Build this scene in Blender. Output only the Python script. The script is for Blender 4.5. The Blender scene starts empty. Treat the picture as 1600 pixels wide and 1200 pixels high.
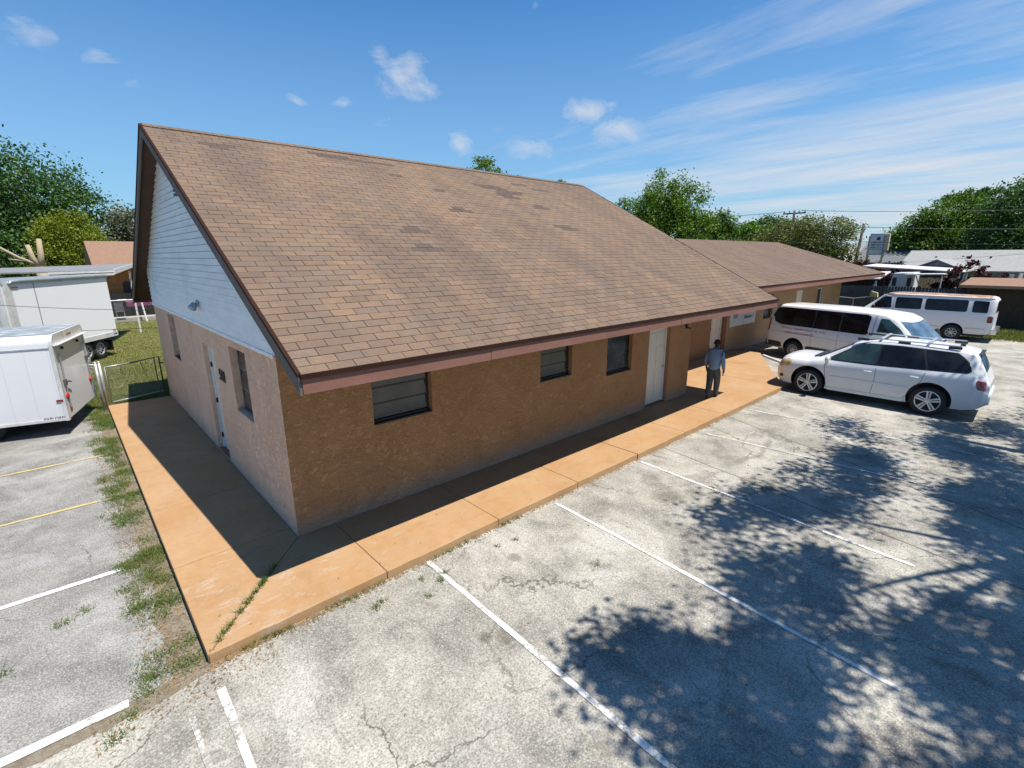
import bpy, bmesh, math, random
import numpy as np
from mathutils import Vector, Matrix, noise as mnoise
random.seed(7); RNG = np.random.default_rng(7)
PI = math.pi; rad = math.radians
scene = bpy.context.scene
COL = scene.collection

# ------------------------------------------------------------------ camera
cam = bpy.data.cameras.new('camera'); camo = bpy.data.objects.new('camera', cam); COL.objects.link(camo)
CAM = Vector((-1.9483, -6.7069, 3.8879)); YAW, PITCH, ROLL = 0.8315, 0.2560, -0.0047
def cam_axes():
    cy, sy, cp, sp = math.cos(YAW), math.sin(YAW), math.cos(PITCH), math.sin(PITCH)
    f = Vector((cy*cp, sy*cp, -sp)); r = Vector((sy, -cy, 0)); u = r.cross(f)
    cr, sr = math.cos(ROLL), math.sin(ROLL)
    return f, cr*r+sr*u, -sr*r+cr*u
f_, r_, u_ = cam_axes()
camo.matrix_world = Matrix(((r_.x, u_.x, -f_.x, CAM.x), (r_.y, u_.y, -f_.y, CAM.y), (r_.z, u_.z, -f_.z, CAM.z), (0, 0, 0, 1)))
cam.sensor_width = 36; cam.lens = 766.76/1600*36; cam.clip_start = .05; cam.clip_end = 2000
scene.camera = camo

# ------------------------------------------------------------------ sun, sky, exposure
SUN = Vector((.15, -.40, 1.0)).normalized()
sl = bpy.data.lights.new('sun', 'SUN'); sl.energy = 5.0; sl.angle = rad(.42); sl.color = (1, .945, .85)
so = bpy.data.objects.new('sun', sl); COL.objects.link(so); so.rotation_euler = SUN.to_track_quat('Z', 'Y').to_euler()
so.location = (0, 0, 30)
world = bpy.data.worlds.new('World'); scene.world = world; world.use_nodes = True
scene.view_settings.view_transform = 'Standard'; scene.view_settings.look = 'None'
scene.view_settings.exposure = 0.75; scene.view_settings.gamma = 1; scene.view_settings.use_curve_mapping = False

class NT:
    """terse node building"""
    def __init__(s, nt): s.nt = nt; s.n = nt.nodes; s.l = nt.links
    def add(s, t, **k):
        nd = s.n.new(t)
        for a, v in k.items(): setattr(nd, a, v)
        return nd
    def put(s, sock, v):
        if v is None: return
        if hasattr(v, 'is_output') or isinstance(v, bpy.types.NodeSocket): s.l.new(v, sock)
        else:
            if isinstance(v, (tuple, list)) and len(v) == 3 and sock.type == 'RGBA': v = (*v, 1)
            sock.default_value = v
    def math(s, op, a, b=None, c=None, clamp=False):
        nd = s.add('ShaderNodeMath', operation=op, use_clamp=clamp)
        s.put(nd.inputs[0], a); s.put(nd.inputs[1], b); s.put(nd.inputs[2], c); return nd.outputs[0]
    def vmath(s, op, a, b=None):
        nd = s.add('ShaderNodeVectorMath', operation=op); s.put(nd.inputs[0], a); s.put(nd.inputs[1], b)
        return nd.outputs['Value'] if op in ('DOT_PRODUCT', 'LENGTH', 'DISTANCE') else nd.outputs[0]
    def pos(s): return s.add('ShaderNodeNewGeometry').outputs['Position']
    def obj(s): return s.add('ShaderNodeTexCoord').outputs['Object']
    def xyz(s, v):
        nd = s.add('ShaderNodeSeparateXYZ'); s.put(nd.inputs[0], v); return nd.outputs
    def comb(s, x, y, z):
        nd = s.add('ShaderNodeCombineXYZ'); s.put(nd.inputs[0], x); s.put(nd.inputs[1], y); s.put(nd.inputs[2], z); return nd.outputs[0]
    def map(s, v, sc=(1, 1, 1), rot=(0, 0, 0), loc=(0, 0, 0)):
        nd = s.add('ShaderNodeMapping'); s.put(nd.inputs[0], v)
        nd.inputs['Scale'].default_value = sc; nd.inputs['Rotation'].default_value = rot; nd.inputs['Location'].default_value = loc
        return nd.outputs[0]
    def noise(s, v, scale, detail=3, rough=.5, dist=0, color=False):
        nd = s.add('ShaderNodeTexNoise'); s.put(nd.inputs['Vector'], v); nd.inputs['Scale'].default_value = scale
        nd.inputs['Detail'].default_value = detail; nd.inputs['Roughness'].default_value = rough; nd.inputs['Distortion'].default_value = dist
        return nd.outputs['Color' if color else 'Fac']
    def vor(s, v, scale, feature='F1', out='Distance', rnd=1):
        nd = s.add('ShaderNodeTexVoronoi', feature=feature); s.put(nd.inputs['Vector'], v); nd.inputs['Scale'].default_value = scale
        nd.inputs['Randomness'].default_value = rnd
        return nd.outputs[out]
    def ramp(s, v, stops, interp='LINEAR'):
        nd = s.add('ShaderNodeValToRGB'); cr = nd.color_ramp; cr.interpolation = interp
        while len(cr.elements) < len(stops): cr.elements.new(.5)
        for e, (p, c) in zip(cr.elements, stops):
            e.position = p
            if isinstance(c, (int, float)): c = (c, c, c)
            e.color = (*c, 1)
        s.put(nd.inputs[0], v); return nd.outputs[0]
    def step(s, v, a, b):
        nd = s.add('ShaderNodeMapRange'); s.put(nd.inputs[0], v); nd.inputs[1].default_value = a; nd.inputs[2].default_value = b
        nd.inputs[3].default_value = 0; nd.inputs[4].default_value = 1; nd.clamp = True; return nd.outputs[0]
    def mix(s, f, a, b, mode='MIX'):
        nd = s.add('ShaderNodeMix', data_type='RGBA', blend_type=mode); s.put(nd.inputs[0], f); s.put(nd.inputs[6], a); s.put(nd.inputs[7], b)
        return nd.outputs[2]
    def scale(s, c, k): return s.mix(1, c, (k, k, k), 'MULTIPLY')
    def bump(s, h, strength=.5, dist=.01, normal=None):
        nd = s.add('ShaderNodeBump'); s.put(nd.inputs['Height'], h); nd.inputs['Strength'].default_value = strength
        nd.inputs['Distance'].default_value = dist
        if normal is not None: s.put(nd.inputs['Normal'], normal)
        return nd.outputs[0]

def build_world():
    nt = NT(world.node_tree); nt.n.clear()
    out = nt.add('ShaderNodeOutputWorld'); bg = nt.add('ShaderNodeBackground'); bg.inputs['Strength'].default_value = .0515
    sky = nt.add('ShaderNodeTexSky', sky_type='NISHITA', sun_disc=False)
    sky.sun_elevation = math.asin(SUN.z); sky.sun_rotation = math.atan2(SUN.x, SUN.y)
    sky.air_density = 1.15; sky.dust_density = .35; sky.ozone_density = 3.2; sky.altitude = 20
    d = nt.add('ShaderNodeTexCoord').outputs['Generated']; x, y, z = nt.xyz(d)
    zz = nt.math('ADD', nt.math('MAXIMUM', z, 0.0), .06)
    uv = nt.comb(nt.math('DIVIDE', x, zz), nt.math('DIVIDE', y, zz), 0)
    # long wind-drawn cirrus
    m1 = nt.map(uv, sc=(1.0, .22, 1), rot=(0, 0, rad(14)), loc=(.7, .3, 0))
    n1 = nt.math('ADD', nt.math('MULTIPLY', nt.noise(m1, 1.25, 9, .62, .35), .72), nt.math('MULTIPLY', nt.noise(nt.map(uv, sc=(1.0, .30, 1), rot=(0, 0, rad(22)), loc=(4.7, 1.3, 0)), 3.6, 7, .66, .3), .28))
    big = nt.noise(nt.map(uv, loc=(3.1, 1.7, 0)), .30, 3, .5)
    # clouds thicken toward the +X side of the sky
    side = nt.step(nt.math('SUBTRACT', x, nt.math('MULTIPLY', y, .55)), .10, .95)
    low = nt.step(z, .42, .10)
    thr = nt.math('SUBTRACT', nt.math('ADD', n1, nt.math('MULTIPLY', big, .30)), nt.math('SUBTRACT', .825, nt.math('MULTIPLY', nt.math('MULTIPLY', side, nt.math('ADD', nt.math('MULTIPLY', low, .5), .5)), .31)))
    cirrus = nt.math('MULTIPLY', nt.step(thr, -.07, .24), .92)
    # small torn puffs
    puffs = None
    pn = nt.noise(nt.map(d, sc=(1, 1, 1.9)), 13, 6, .62, .5)
    for (b, e, r, a) in PUFFS:
        dirv = (math.cos(rad(b))*math.cos(rad(e)), math.sin(rad(b))*math.cos(rad(e)), math.sin(rad(e)))
        dd = nt.vmath('DISTANCE', nt.map(d, sc=(1, 1, 1.7)), (dirv[0], dirv[1], dirv[2]*1.7))
        g = nt.math('MULTIPLY', nt.step(dd, r*1.25, r*.1), a)
        g = nt.step(nt.math('ADD', g, nt.math('MULTIPLY', nt.math('SUBTRACT', pn, .5), 2.4)), .45, 1.35)
        puffs = g if puffs is None else nt.math('MAXIMUM', puffs, g)
    c = nt.math('MAXIMUM', cirrus, nt.math('MULTIPLY', puffs, .8))
    hz = nt.math('MULTIPLY', nt.step(z, .42, -.02), .58)
    skyc = nt.mix(1, sky.outputs[0], (.55, 1.23, 1.70), 'MULTIPLY')
    skyc = nt.mix(hz, skyc, (5.4, 7.2, 9.2))
    colr = nt.mix(c, skyc, (8.3, 8.7, 9.4))
    nt.l.new(colr, bg.inputs[0]); nt.l.new(bg.outputs[0], out.inputs[0])
PUFFS = [(58.8, 17.5, .075, 1.05), (57.2, 16.3, .05, 1.0), (60.6, 19.0, .045, .8), (84.2, 15.8, .04, .75), (82.2, 14.1, .04, .7), (87.4, 16.4, .045, .8), (68.9, 14.4, .03, .8), (61.4, 13.2, .04, .65),
         (53.0, 11.5, .04, .8), (64.5, 14.6, .03, .7), (38.8, 14.4, .055, .95), (36.6, 12.3, .06, .9), (45.5, 11.0, .06, .7)]
build_world()

# ------------------------------------------------------------------ materials
MATS = {}
def mat(name, fn):
    m = bpy.data.materials.new(name); m.use_nodes = True; nt = NT(m.node_tree); nt.n.clear()
    out = nt.add('ShaderNodeOutputMaterial'); b = nt.add('ShaderNodeBsdfPrincipled'); nt.l.new(b.outputs[0], out.inputs[0])
    fn(nt, b, out); MATS[name] = m; return m
LIT = dict(white_paint=0.640, tan_roof=0.590, tan_house_roof=0.558, grey_roof=0.590, pale_roof=0.590, carport_roof=0.590, concrete=0.558, dry_leaf=0.656, shed_fascia=0.615, trailer_roof=0.615, cut_wood=0.615, cream=0.656, shirt=0.697)
def plain(name, col, rough=.6, metal=0, var=.12, scale=4, bump=0, bscale=60, coat=0, spec=None, dirt=None):
    def fn(nt, b, out):
        p = nt.obj(); n = nt.noise(p, scale, 5, .6)
        k = nt.step(n, .3, .7)
        c = nt.mix(k, tuple(v*(1-var) for v in col), tuple(min(1, v*(1+var)) for v in col))
        if name in LIT: c = nt.scale(c, LIT[name])
        if dirt:
            dn = nt.noise(nt.map(p, sc=(1, 1, .4)), scale*2.3, 6, .7); c = nt.mix(nt.step(dn, .52, .75), c, dirt)
        nt.put(b.inputs['Base Color'], c); b.inputs['Roughness'].default_value = rough; b.inputs['Metallic'].default_value = metal
        if coat: b.inputs['Coat Weight'].default_value = coat; b.inputs['Coat Roughness'].default_value = .06
        if spec is not None: b.inputs['Specular IOR Level'].default_value = spec
        if bump: nt.put(b.inputs['Normal'], nt.bump(nt.noise(p, bscale, 4, .6), bump, .004))
    return mat(name, fn)

def pavement_color(nt, p, kind):
    """colour and height of the lot surface at world position p"""
    fine = nt.noise(p, 62, 3, .75); fine2 = nt.vor(p, 70)
    mid = nt.noise(p, 1.1, 6, .62, .4); big = nt.noise(p, .28, 4, .55)
    if kind == 'right': lo, hi, dk = (.26, .245, .215), (.57, .54, .47), (.12, .11, .09)
    else: lo, hi, dk = (.23, .225, .215), (.47, .46, .435), (.12, .115, .11)
    c = nt.mix(nt.step(mid, .36, .62), lo, hi)
    c = nt.mix(nt.math('MULTIPLY', nt.step(big, .45, .68), .4), c, tuple(v*.85 for v in lo))
    pale = nt.noise(nt.map(p, loc=(5, 2, 0)), .75, 5, .6, .6)
    c = nt.mix(nt.math('MULTIPLY', nt.step(pale, .56, .66), .55), c, (.60, .58, .54) if kind == 'right' else (.50, .50, .50))
    # streaks drawn along the lot
    st = nt.noise(nt.map(p, sc=(3.2, .55, 1) if kind == 'right' else (.6, 3, 1)), 1.6, 5, .6)
    c = nt.mix(nt.math('MULTIPLY', nt.step(st, .52, .72), .34), c, dk)
    # exposed aggregate
    c = nt.mix(nt.math('MULTIPLY', nt.step(fine, .50, .66), .72), c, dk)
    c = nt.mix(nt.math('MULTIPLY', nt.step(fine, .47, .34), .55), c, (.76, .74, .68))
    peb = nt.noise(nt.map(p, loc=(9, 4, 0)), 32, 2, .5)
    c = nt.mix(nt.math('MULTIPLY', nt.step(peb, .62, .75), .55), c, dk)
    # dark organic blotches
    bl = nt.noise(nt.map(p, loc=(2.2, 7.7, 0)), 2.3, 4, .6, .2)
    c = nt.mix(nt.math('MULTIPLY', nt.step(bl, .63, .72), .5), c, (.15, .125, .09))
    # cracks
    return c, fine, None
def crack(nt, p, scale, width, loc, amt=.5):
    col = nt.noise(p, 2.1, 5, .65, color=True)
    sc = nt.add('ShaderNodeVectorMath', operation='SCALE'); nt.put(sc.inputs[0], nt.vmath('SUBTRACT', col, (.5, .5, .5))); sc.inputs['Scale'].default_value = .55
    q = nt.vmath('ADD', p, sc.outputs[0])
    v = nt.vor(nt.map(q, loc=loc), scale, 'DISTANCE_TO_EDGE')
    gate = nt.step(nt.noise(nt.map(p, loc=loc), .55, 3, .5), amt, amt+.1)
    return nt.math('MULTIPLY', nt.step(v, width, width*.25), gate)
def pavement(kind):
    def fn(nt, b, out):
        p = nt.pos(); c, fine, _ = pavement_color(nt, p, kind)
        k1 = crack(nt, p, .42, .006, (1, 3, 0), .47); k2 = crack(nt, p, 1.7, .013, (4, 1, 0), .60)
        k = nt.math('MAXIMUM', k1, k2)
        if kind == 'right':
            x, y, z = nt.xyz(p)
            for (x0, sl_, am) in ((7.35, .16, .06), (10.75, .37, .08), (14.9, .2, .06)):
                ln = nt.math('ABSOLUTE', nt.math('ADD', nt.math('SUBTRACT', x, nt.math('ADD', nt.math('MULTIPLY', y, sl_), x0)), nt.math('MULTIPLY', nt.math('SUBTRACT', nt.noise(p, 1.3, 4, .6), .5), am*2.5)))
                k = nt.math('MAXIMUM', k, nt.step(ln, .022, .008))
            halo = nt.math('MULTIPLY', nt.step(nt.math('ABSOLUTE', nt.math('ADD', nt.math('SUBTRACT', y, -3.05), nt.math('MULTIPLY', nt.math('SUBTRACT', nt.noise(p, .9, 4, .6), .5), .9))), .10, .02),
                           nt.math('MULTIPLY', nt.step(x, 7.2, 7.6), nt.step(x, 9.4, 9.1)))
            c = nt.mix(nt.math('MULTIPLY', halo, .5), c, (.16, .145, .115))
            # oil spots
            on = nt.math('SUBTRACT', nt.noise(p, 9, 4, .6), .5)
            for (sx, sy, r) in ((5.15, -2.85, .30), (2.05, -2.35, .12), (1.05, -4.1, .11), (.82, -3.2, .10), (1.0, -3.35, .13), (1.55, -3.9, .10), (5.6, -3.1, .2)):
                dd = nt.vmath('DISTANCE', nt.map(p, sc=(1, 1, 0)), (sx, sy, 0))
                dd = nt.math('ADD', dd, nt.math('MULTIPLY', on, r*1.1))
                c = nt.mix(nt.math('MULTIPLY', nt.step(dd, r, r*.55), .45), c, (.12, .10, .07))
        c = nt.mix(nt.math('MULTIPLY', k, .70), c, (.085, .075, .06))
        nt.put(b.inputs['Base Color'], nt.scale(c, .67 if kind == 'right' else .63)); b.inputs['Roughness'].default_value = .93; b.inputs['Specular IOR Level'].default_value = .25
        h = nt.math('SUBTRACT', nt.math('ADD', nt.math('MULTIPLY', fine, .5), nt.math('MULTIPLY', nt.noise(p, 14, 4, .6), .5)), nt.math('MULTIPLY', k, 1.2))
        nt.put(b.inputs['Normal'], nt.bump(h, .55, .008))
    return mat('pavement_'+kind, fn)
def line_paint(name, col, kind, wear):
    def fn(nt, b, out):
        p = nt.pos(); c, fine, _ = pavement_color(nt, p, kind)
        w = nt.noise(p, 26, 6, .75); w2 = nt.noise(p, 2.2, 4, .6)
        k = nt.step(nt.math('ADD', nt.math('MULTIPLY', w, .6), nt.math('MULTIPLY', w2, .4)), wear, wear+.07)
        k = nt.math('MAXIMUM', k, nt.math('MULTIPLY', crack(nt, p, .42, .008, (1, 3, 0), .44), 1))
        nt.put(b.inputs['Base Color'], nt.scale(nt.mix(k, col, c), .68)); b.inputs['Roughness'].default_value = .8
        nt.put(b.inputs['Normal'], nt.bump(fine, .4, .005))
    return mat(name, fn)

def f_slab(nt, b, out):
    p = nt.pos(); n = nt.noise(p, .8, 6, .6); n2 = nt.noise(p, 7, 5, .65)
    c = nt.mix(nt.step(n, .3, .7), (.55, .315, .140), (.65, .40, .200))
    c = nt.mix(nt.math('MULTIPLY', nt.step(n2, .42, .75), .35), c, (.47, .23, .10))
    st = nt.noise(nt.map(p, sc=(.5, 2.5, 1), rot=(0, 0, .5)), 2.2, 5, .65)
    c = nt.mix(nt.math('MULTIPLY', nt.step(st, .55, .72), .32), c, (.45, .20, .08))
    du = nt.noise(nt.map(p, loc=(3, 8, 0)), 1.3, 6, .68, .3); c = nt.mix(nt.math('MULTIPLY', nt.step(du, .42, .66), .5), c, (.64, .455, .285))
    gr = nt.noise(nt.map(p, loc=(6, 2, 0)), 3.1, 6, .7, .4); c = nt.mix(nt.math('MULTIPLY', nt.step(gr, .56, .72), .42), c, (.36, .21, .12))
    # worn, chalky spots, mostly near the outer corner
    x, y, z = nt.xyz(p)
    near = nt.step(nt.vmath('DISTANCE', nt.map(p, sc=(1, 1, 0)), (-.9, -1.1, 0)), 2.6, .2)
    wn = nt.noise(nt.map(p, sc=(.8, 2.4, 1), rot=(0, 0, .12)), 3.0, 8, .74, .5); wn2 = nt.noise(p, 30, 3, .6)
    w = nt.step(nt.math('ADD', nt.math('ADD', nt.math('MULTIPLY', wn, .8), nt.math('MULTIPLY', wn2, .2)), nt.math('MULTIPLY', near, .085)), .60, .70)
    c = nt.mix(nt.math('MULTIPLY', w, .6), c, (.66, .60, .55))
    sp = nt.noise(p, 42, 2, .5); c = nt.mix(nt.step(sp, .76, .82), c, (.09, .05, .035))
    dust = nt.noise(p, 130, 2, .6); c = nt.mix(nt.math('MULTIPLY', nt.step(dust, .55, .75), .25), c, (.42, .21, .10))
    nt.put(b.inputs['Base Color'], nt.scale(c, 0.55)); b.inputs['Roughness'].default_value = .82; b.inputs['Specular IOR Level'].default_value = .3
    nt.put(b.inputs['Normal'], nt.bump(nt.noise(p, 60, 4, .6), .25, .004))
def stucco(name, lo, hi):
    def fn(nt, b, out):
        p = nt.pos(); warp = nt.noise(p, 5, 3, .6, color=True)
        q = nt.vmath('ADD', p, nt.map(warp, sc=(.25, .25, .25)))
        v = nt.noise(nt.map(q, sc=(1, 1, 1.6)), 16, 3, .6, .8); rd = nt.noise(nt.map(q, sc=(1, 1, 1.5), rot=(.5, .5, 0)), 9, 5, .66, .7)
        ridge = nt.math('ABSOLUTE', nt.math('SUBTRACT', rd, .5))
        patch = nt.step(nt.noise(p, 2.6, 4, .6), .46, .62)
        edge = nt.math('MULTIPLY', nt.step(ridge, .030, .004), patch)
        n = nt.noise(p, .9, 5, .6); c = nt.mix(nt.step(n, .3, .7), lo, hi)
        c = nt.mix(nt.math('MULTIPLY', edge, .6), c, tuple(x*.45 for x in lo))
        x, y, z = nt.xyz(p)
        c = nt.mix(nt.math('MULTIPLY', nt.step(nt.math('ADD', z, nt.math('MULTIPLY', nt.noise(p, 2.5, 4, .6), .5)), .62, .18), .45), c, tuple(x*1.15 for x in (.36, .29, .27)))
        nt.put(b.inputs['Base Color'], c); b.inputs['Roughness'].default_value = .92; b.inputs['Specular IOR Level'].default_value = .2
        h = nt.math('ADD', nt.math('MULTIPLY', nt.step(ridge, .0, .09), 1.0), nt.math('ADD', nt.math('MULTIPLY', v, .9), nt.math('MULTIPLY', nt.noise(p, 70, 3, .6), .22)))
        nt.put(b.inputs['Normal'], nt.bump(h, .75, .012))
    return mat(name, fn)
def f_shingle(nt, b, out):
    p = nt.pos(); a = nt.add('ShaderNodeAttribute', attribute_name='tone').outputs['Fac']
    big = nt.noise(nt.map(p, sc=(1, .6, 1)), .42, 4, .6); g = nt.noise(p, 75, 3, .75); m = nt.noise(nt.map(p, sc=(.5, 1, 1)), 13, 5, .65)
    t = nt.math('ADD', nt.math('MULTIPLY', a, .62), nt.math('MULTIPLY', nt.step(big, .3, .7), .38))
    c = nt.ramp(t, [(0, (.215, .158, .118)), (.30, (.285, .203, .140)), (.55, (.340, .238, .155)), (.80, (.385, .262, .160)), (1, (.41, .300, .205))])
    grey = nt.step(nt.math('FRACT', nt.math('MULTIPLY', a, 7.31)), .72, .80)
    c = nt.mix(nt.math('MULTIPLY', grey, .55), c, (.275, .222, .172))
    vd = nt.step(a, -.2, -.8)
    c = nt.mix(nt.math('MULTIPLY', vd, .62), c, (.12, .095, .08))
    c = nt.mix(nt.math('MULTIPLY', nt.step(g, .48, .75), .45), c, (.13, .09, .07)); c = nt.mix(nt.math('MULTIPLY', nt.step(g, .45, .25), .35), c, (.62, .47, .34))
    c = nt.mix(nt.math('MULTIPLY', nt.step(m, .46, .70), .42), c, (.20, .15, .118)); stn = nt.noise(nt.map(p, sc=(1.15, .30, .30), rot=(0, 0, .18)), .85, 5, .62, .4); c = nt.mix(nt.math('MULTIPLY', nt.step(stn, .42, .62), .52), c, (.175, .135, .108))
    fade = nt.step(nt.xyz(p)[0], 5, 24); c = nt.mix(nt.math('MULTIPLY', fade, .38), c, (.21, .155, .125))
    c = nt.mix(1, c, (.98, .965, 1.02), 'MULTIPLY')
    nt.put(b.inputs['Base Color'], nt.scale(c, 0.53)); b.inputs['Roughness'].default_value = .95; b.inputs['Specular IOR Level'].default_value = .15
    nt.put(b.inputs['Normal'], nt.bump(g, .35, .004))
def f_siding(nt, b, out):
    p = nt.pos(); n = nt.noise(nt.map(p, sc=(1, .5, 4)), 2.2, 5, .65)
    c = nt.mix(nt.step(n, .35, .72), (.78, .78, .775), (.64, .65, .66))
    sm = nt.noise(nt.map(p, sc=(1, .8, 1.2)), 1.1, 5, .65)
    c = nt.mix(nt.math('MULTIPLY', nt.step(sm, .55, .72), .35), c, (.42, .44, .47))
    nt.put(b.inputs['Base Color'], c); b.inputs['Roughness'].default_value = .45
def f_fascia(nt, b, out):
    p = nt.pos(); n = nt.noise(nt.map(p, sc=(1, 1, 4)), 1.3, 5, .65)
    c = nt.mix(nt.step(n, .3, .7), (.235, .105, .075), (.30, .140, .105))
    w = nt.noise(nt.map(p, sc=(2.2, 1, 1)), 3, 6, .7); c = nt.mix(nt.math('MULTIPLY', nt.step(w, .58, .74), .5), c, (.38, .24, .19))
    nt.put(b.inputs['Base Color'], nt.scale(c, 0.66)); b.inputs['Roughness'].default_value = .7
def paint(name, col, dirtc, amt=.35, sc=2.5, coat=.6):
    def fn(nt, b, out):
        p = nt.obj(); x, y, z = nt.xyz(p)
        n = nt.noise(p, sc, 6, .65); low = nt.step(z, .85, .25)
        k = nt.math('MULTIPLY', nt.math('ADD', nt.math('MULTIPLY', nt.step(n, .42, .7), .35), nt.math('MULTIPLY', low, .65)), amt)
        nt.put(b.inputs['Base Color'], nt.scale(nt.mix(k, col, dirtc), .86)); b.inputs['Roughness'].default_value = .32
        b.inputs['Coat Weight'].default_value = coat; b.inputs['Coat Roughness'].default_value = .08
    return mat(name, fn)
def glass(name, col, rough=.05, streak=.0):
    def fn(nt, b, out):
        p = nt.obj(); n = nt.noise(p, 1.7, 4, .6)
        nt.put(b.inputs['Base Color'], nt.mix(nt.step(n, .4, .65), col, tuple(v*2.4+.004 for v in col)))
        b.inputs['Roughness'].default_value = rough; b.inputs['Specular IOR Level'].default_value = .30 if name == 'car_glass' else .75
        b.inputs['IOR'].default_value = 1.5
        nt.put(b.inputs['Normal'], nt.bump(nt.noise(p, 1.2, 2, .5), .06, .05))
    return mat(name, fn)
def leafmat(name, cols, trans=.25):
    def fn(nt, b, out):
        g = nt.add('ShaderNodeNewGeometry'); r = g.outputs['Random Per Island']
        p = nt.pos(); n = nt.noise(p, .55, 3, .6)
        t = nt.math('ADD', nt.math('MULTIPLY', r, .55), nt.math('MULTIPLY', nt.step(n, .3, .7), .45))
        k = len(cols)-1
        c = nt.ramp(t, [(i/k, col) for i, col in enumerate(cols)])
        c = nt.scale(c, .86); nt.put(b.inputs['Base Color'], c); b.inputs['Roughness'].default_value = .55; b.inputs['Specular IOR Level'].default_value = .3
        tr = nt.add('ShaderNodeBsdfTranslucent'); nt.put(tr.inputs[0], nt.mix(1, c, (1.3, 1.5, .5), 'MULTIPLY'))
        mx = nt.add('ShaderNodeMixShader'); mx.inputs[0].default_value = trans
        nt.l.new(b.outputs[0], mx.inputs[1]); nt.l.new(tr.outputs[0], mx.inputs[2]); nt.l.new(mx.outputs[0], out.inputs[0])
    return mat(name, fn)
def f_ground(nt, b, out):
    p = nt.pos(); n = nt.noise(p, .35, 5, .6); m = nt.noise(p, 3.2, 6, .7); g = nt.noise(p, 40, 3, .7)
    c = nt.mix(nt.step(n, .35, .65), (.22, .225, .05), (.33, .30, .095))
    c = nt.mix(nt.math('MULTIPLY', nt.step(m, .48, .62), .75), c, (.46, .40, .25))
    c = nt.mix(nt.math('MULTIPLY', nt.step(m, .45, .30), .5), c, (.13, .17, .03))
    c = nt.mix(nt.math('MULTIPLY', nt.step(g, .45, .7), .4), c, (.06, .07, .02))
    nt.put(b.inputs['Base Color'], nt.scale(c, 0.55)); b.inputs['Roughness'].default_value = 1; b.inputs['Specular IOR Level'].default_value = .1
    nt.put(b.inputs['Normal'], nt.bump(g, .8, .03))
def f_soil(nt, b, out):
    p = nt.pos(); m = nt.noise(p, 9, 6, .7); g = nt.noise(p, 60, 3, .7)
    c = nt.mix(nt.step(m, .35, .65), (.24, .19, .13), (.42, .37, .28)); c = nt.mix(nt.math('MULTIPLY', nt.step(g, .5, .7), .6), c, (.12, .085, .05))
    nt.put(b.inputs['Base Color'], nt.scale(c, 0.55)); b.inputs['Roughness'].default_value = 1; nt.put(b.inputs['Normal'], nt.bump(g, .7, .02))

mat('ground', f_ground); mat('soil', f_soil); pavement('right'); pavement('left')
line_paint('white_line', (.90, .90, .88), 'right', .50); line_paint('white_line_left', (.90, .90, .90), 'left', .52)
line_paint('faded_line', (.80, .80, .78), 'right', .47); line_paint('yellow_line', (.66, .50, .19), 'left', .50)
mat('slab', f_slab); stucco('stucco', (.37, .200, .092), (.445, .250, .122)); stucco('stucco_skylit', (.80, .50, .335), (.88, .59, .41))  # gable copy is paler: its skylight brightening is put into the colour
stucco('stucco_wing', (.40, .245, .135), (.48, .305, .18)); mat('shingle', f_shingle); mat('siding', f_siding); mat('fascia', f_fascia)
line_paint('ghost_line', (.70, .70, .68), 'right', .425)
plain('underlay', (.05, .035, .026), .95); plain('lap_shade', (.30, .32, .35), .8); plain('drip_edge', (.028, .013, .009), .9, spec=.1); plain('rake_board', (.105, .088, .078), .8)
plain('soffit', (.075, .045, .032), .9); plain('trim_white', (.74, .74, .74), .45, dirt=(.5, .48, .45)); plain('door_white', (.66, .60, .51), .4, var=.04, scale=1.5)
plain('bronze', (.022, .017, .014), .45); plain('black', (.012, .012, .013), .5); plain('rubber', (.018, .018, .019), .85)
plain('dark_plastic', (.028, .028, .03), .6); plain('chrome', (.62, .62, .63), .22, .9); plain('alloy', (.55, .56, .58), .3, .6, var=.05)
plain('galv', (.40, .42, .44), .42, .65, var=.2); plain('galv_dark', (.12, .12, .12), .5, .5); plain('rust', (.20, .085, .045), .85)
plain('red_lens', (.42, .015, .012), .2, coat=.5); plain('dark_red_lens', (.16, .01, .012), .25, coat=.5); plain('clear_lens', (.62, .60, .55), .15, coat=.6)
plain('yellow_lens', (.56, .40, .20), .25, coat=.5, var=.25, scale=9); plain('lettering', (.012, .012, .014), .5)
paint('suv_paint', (.70, .715, .74), (.46, .46, .45), .30); paint('van_paint', (.80, .80, .80), (.55, .50, .47), .40); paint('old_van_paint', (.76, .765, .79), (.50, .48, .45), .45, coat=.2)
plain('tan_roof', (.42, .25, .17), .6, var=.3, scale=2, dirt=(.62, .45, .36))
glass('car_glass', (.006, .007, .008)); glass('windshield', (.035, .062, .095), .04); glass('win_glass', (.020, .023, .022), .14); glass('green_glass', (.02, .035, .03), .06)
paint('trailer_paint', (.66, .67, .70), (.52, .53, .55), .35, 1.2, .1); plain('trailer_roof', (.34, .38, .41), .55, var=.3, scale=1.5, dirt=(.5, .53, .56)); plain('alu', (.58, .58, .58), .4, .35, dirt=(.40, .38, .35))
paint('box_paint', (.76, .77, .80), (.62, .63, .66), .35, .9, .15)
plain('bark', (.13, .10, .075), .95, bump=.6, bscale=18); plain('cut_wood', (.50, .40, .27), .9, dirt=(.30, .22, .14)); plain('pole_wood', (.085, .065, .055), .9)
leafmat('oak_leaf', [(.020, .055, .015), (.050, .115, .026), (.10, .18, .045)]); leafmat('yellow_leaf', [(.06, .10, .008), (.16, .20, .015), (.28, .30, .025)])
leafmat('fresh_leaf', [(.03, .075, .010), (.09, .17, .018), (.19, .29, .04)]); leafmat('olive_leaf', [(.06, .08, .025), (.13, .15, .045), (.22, .22, .075)])
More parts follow.
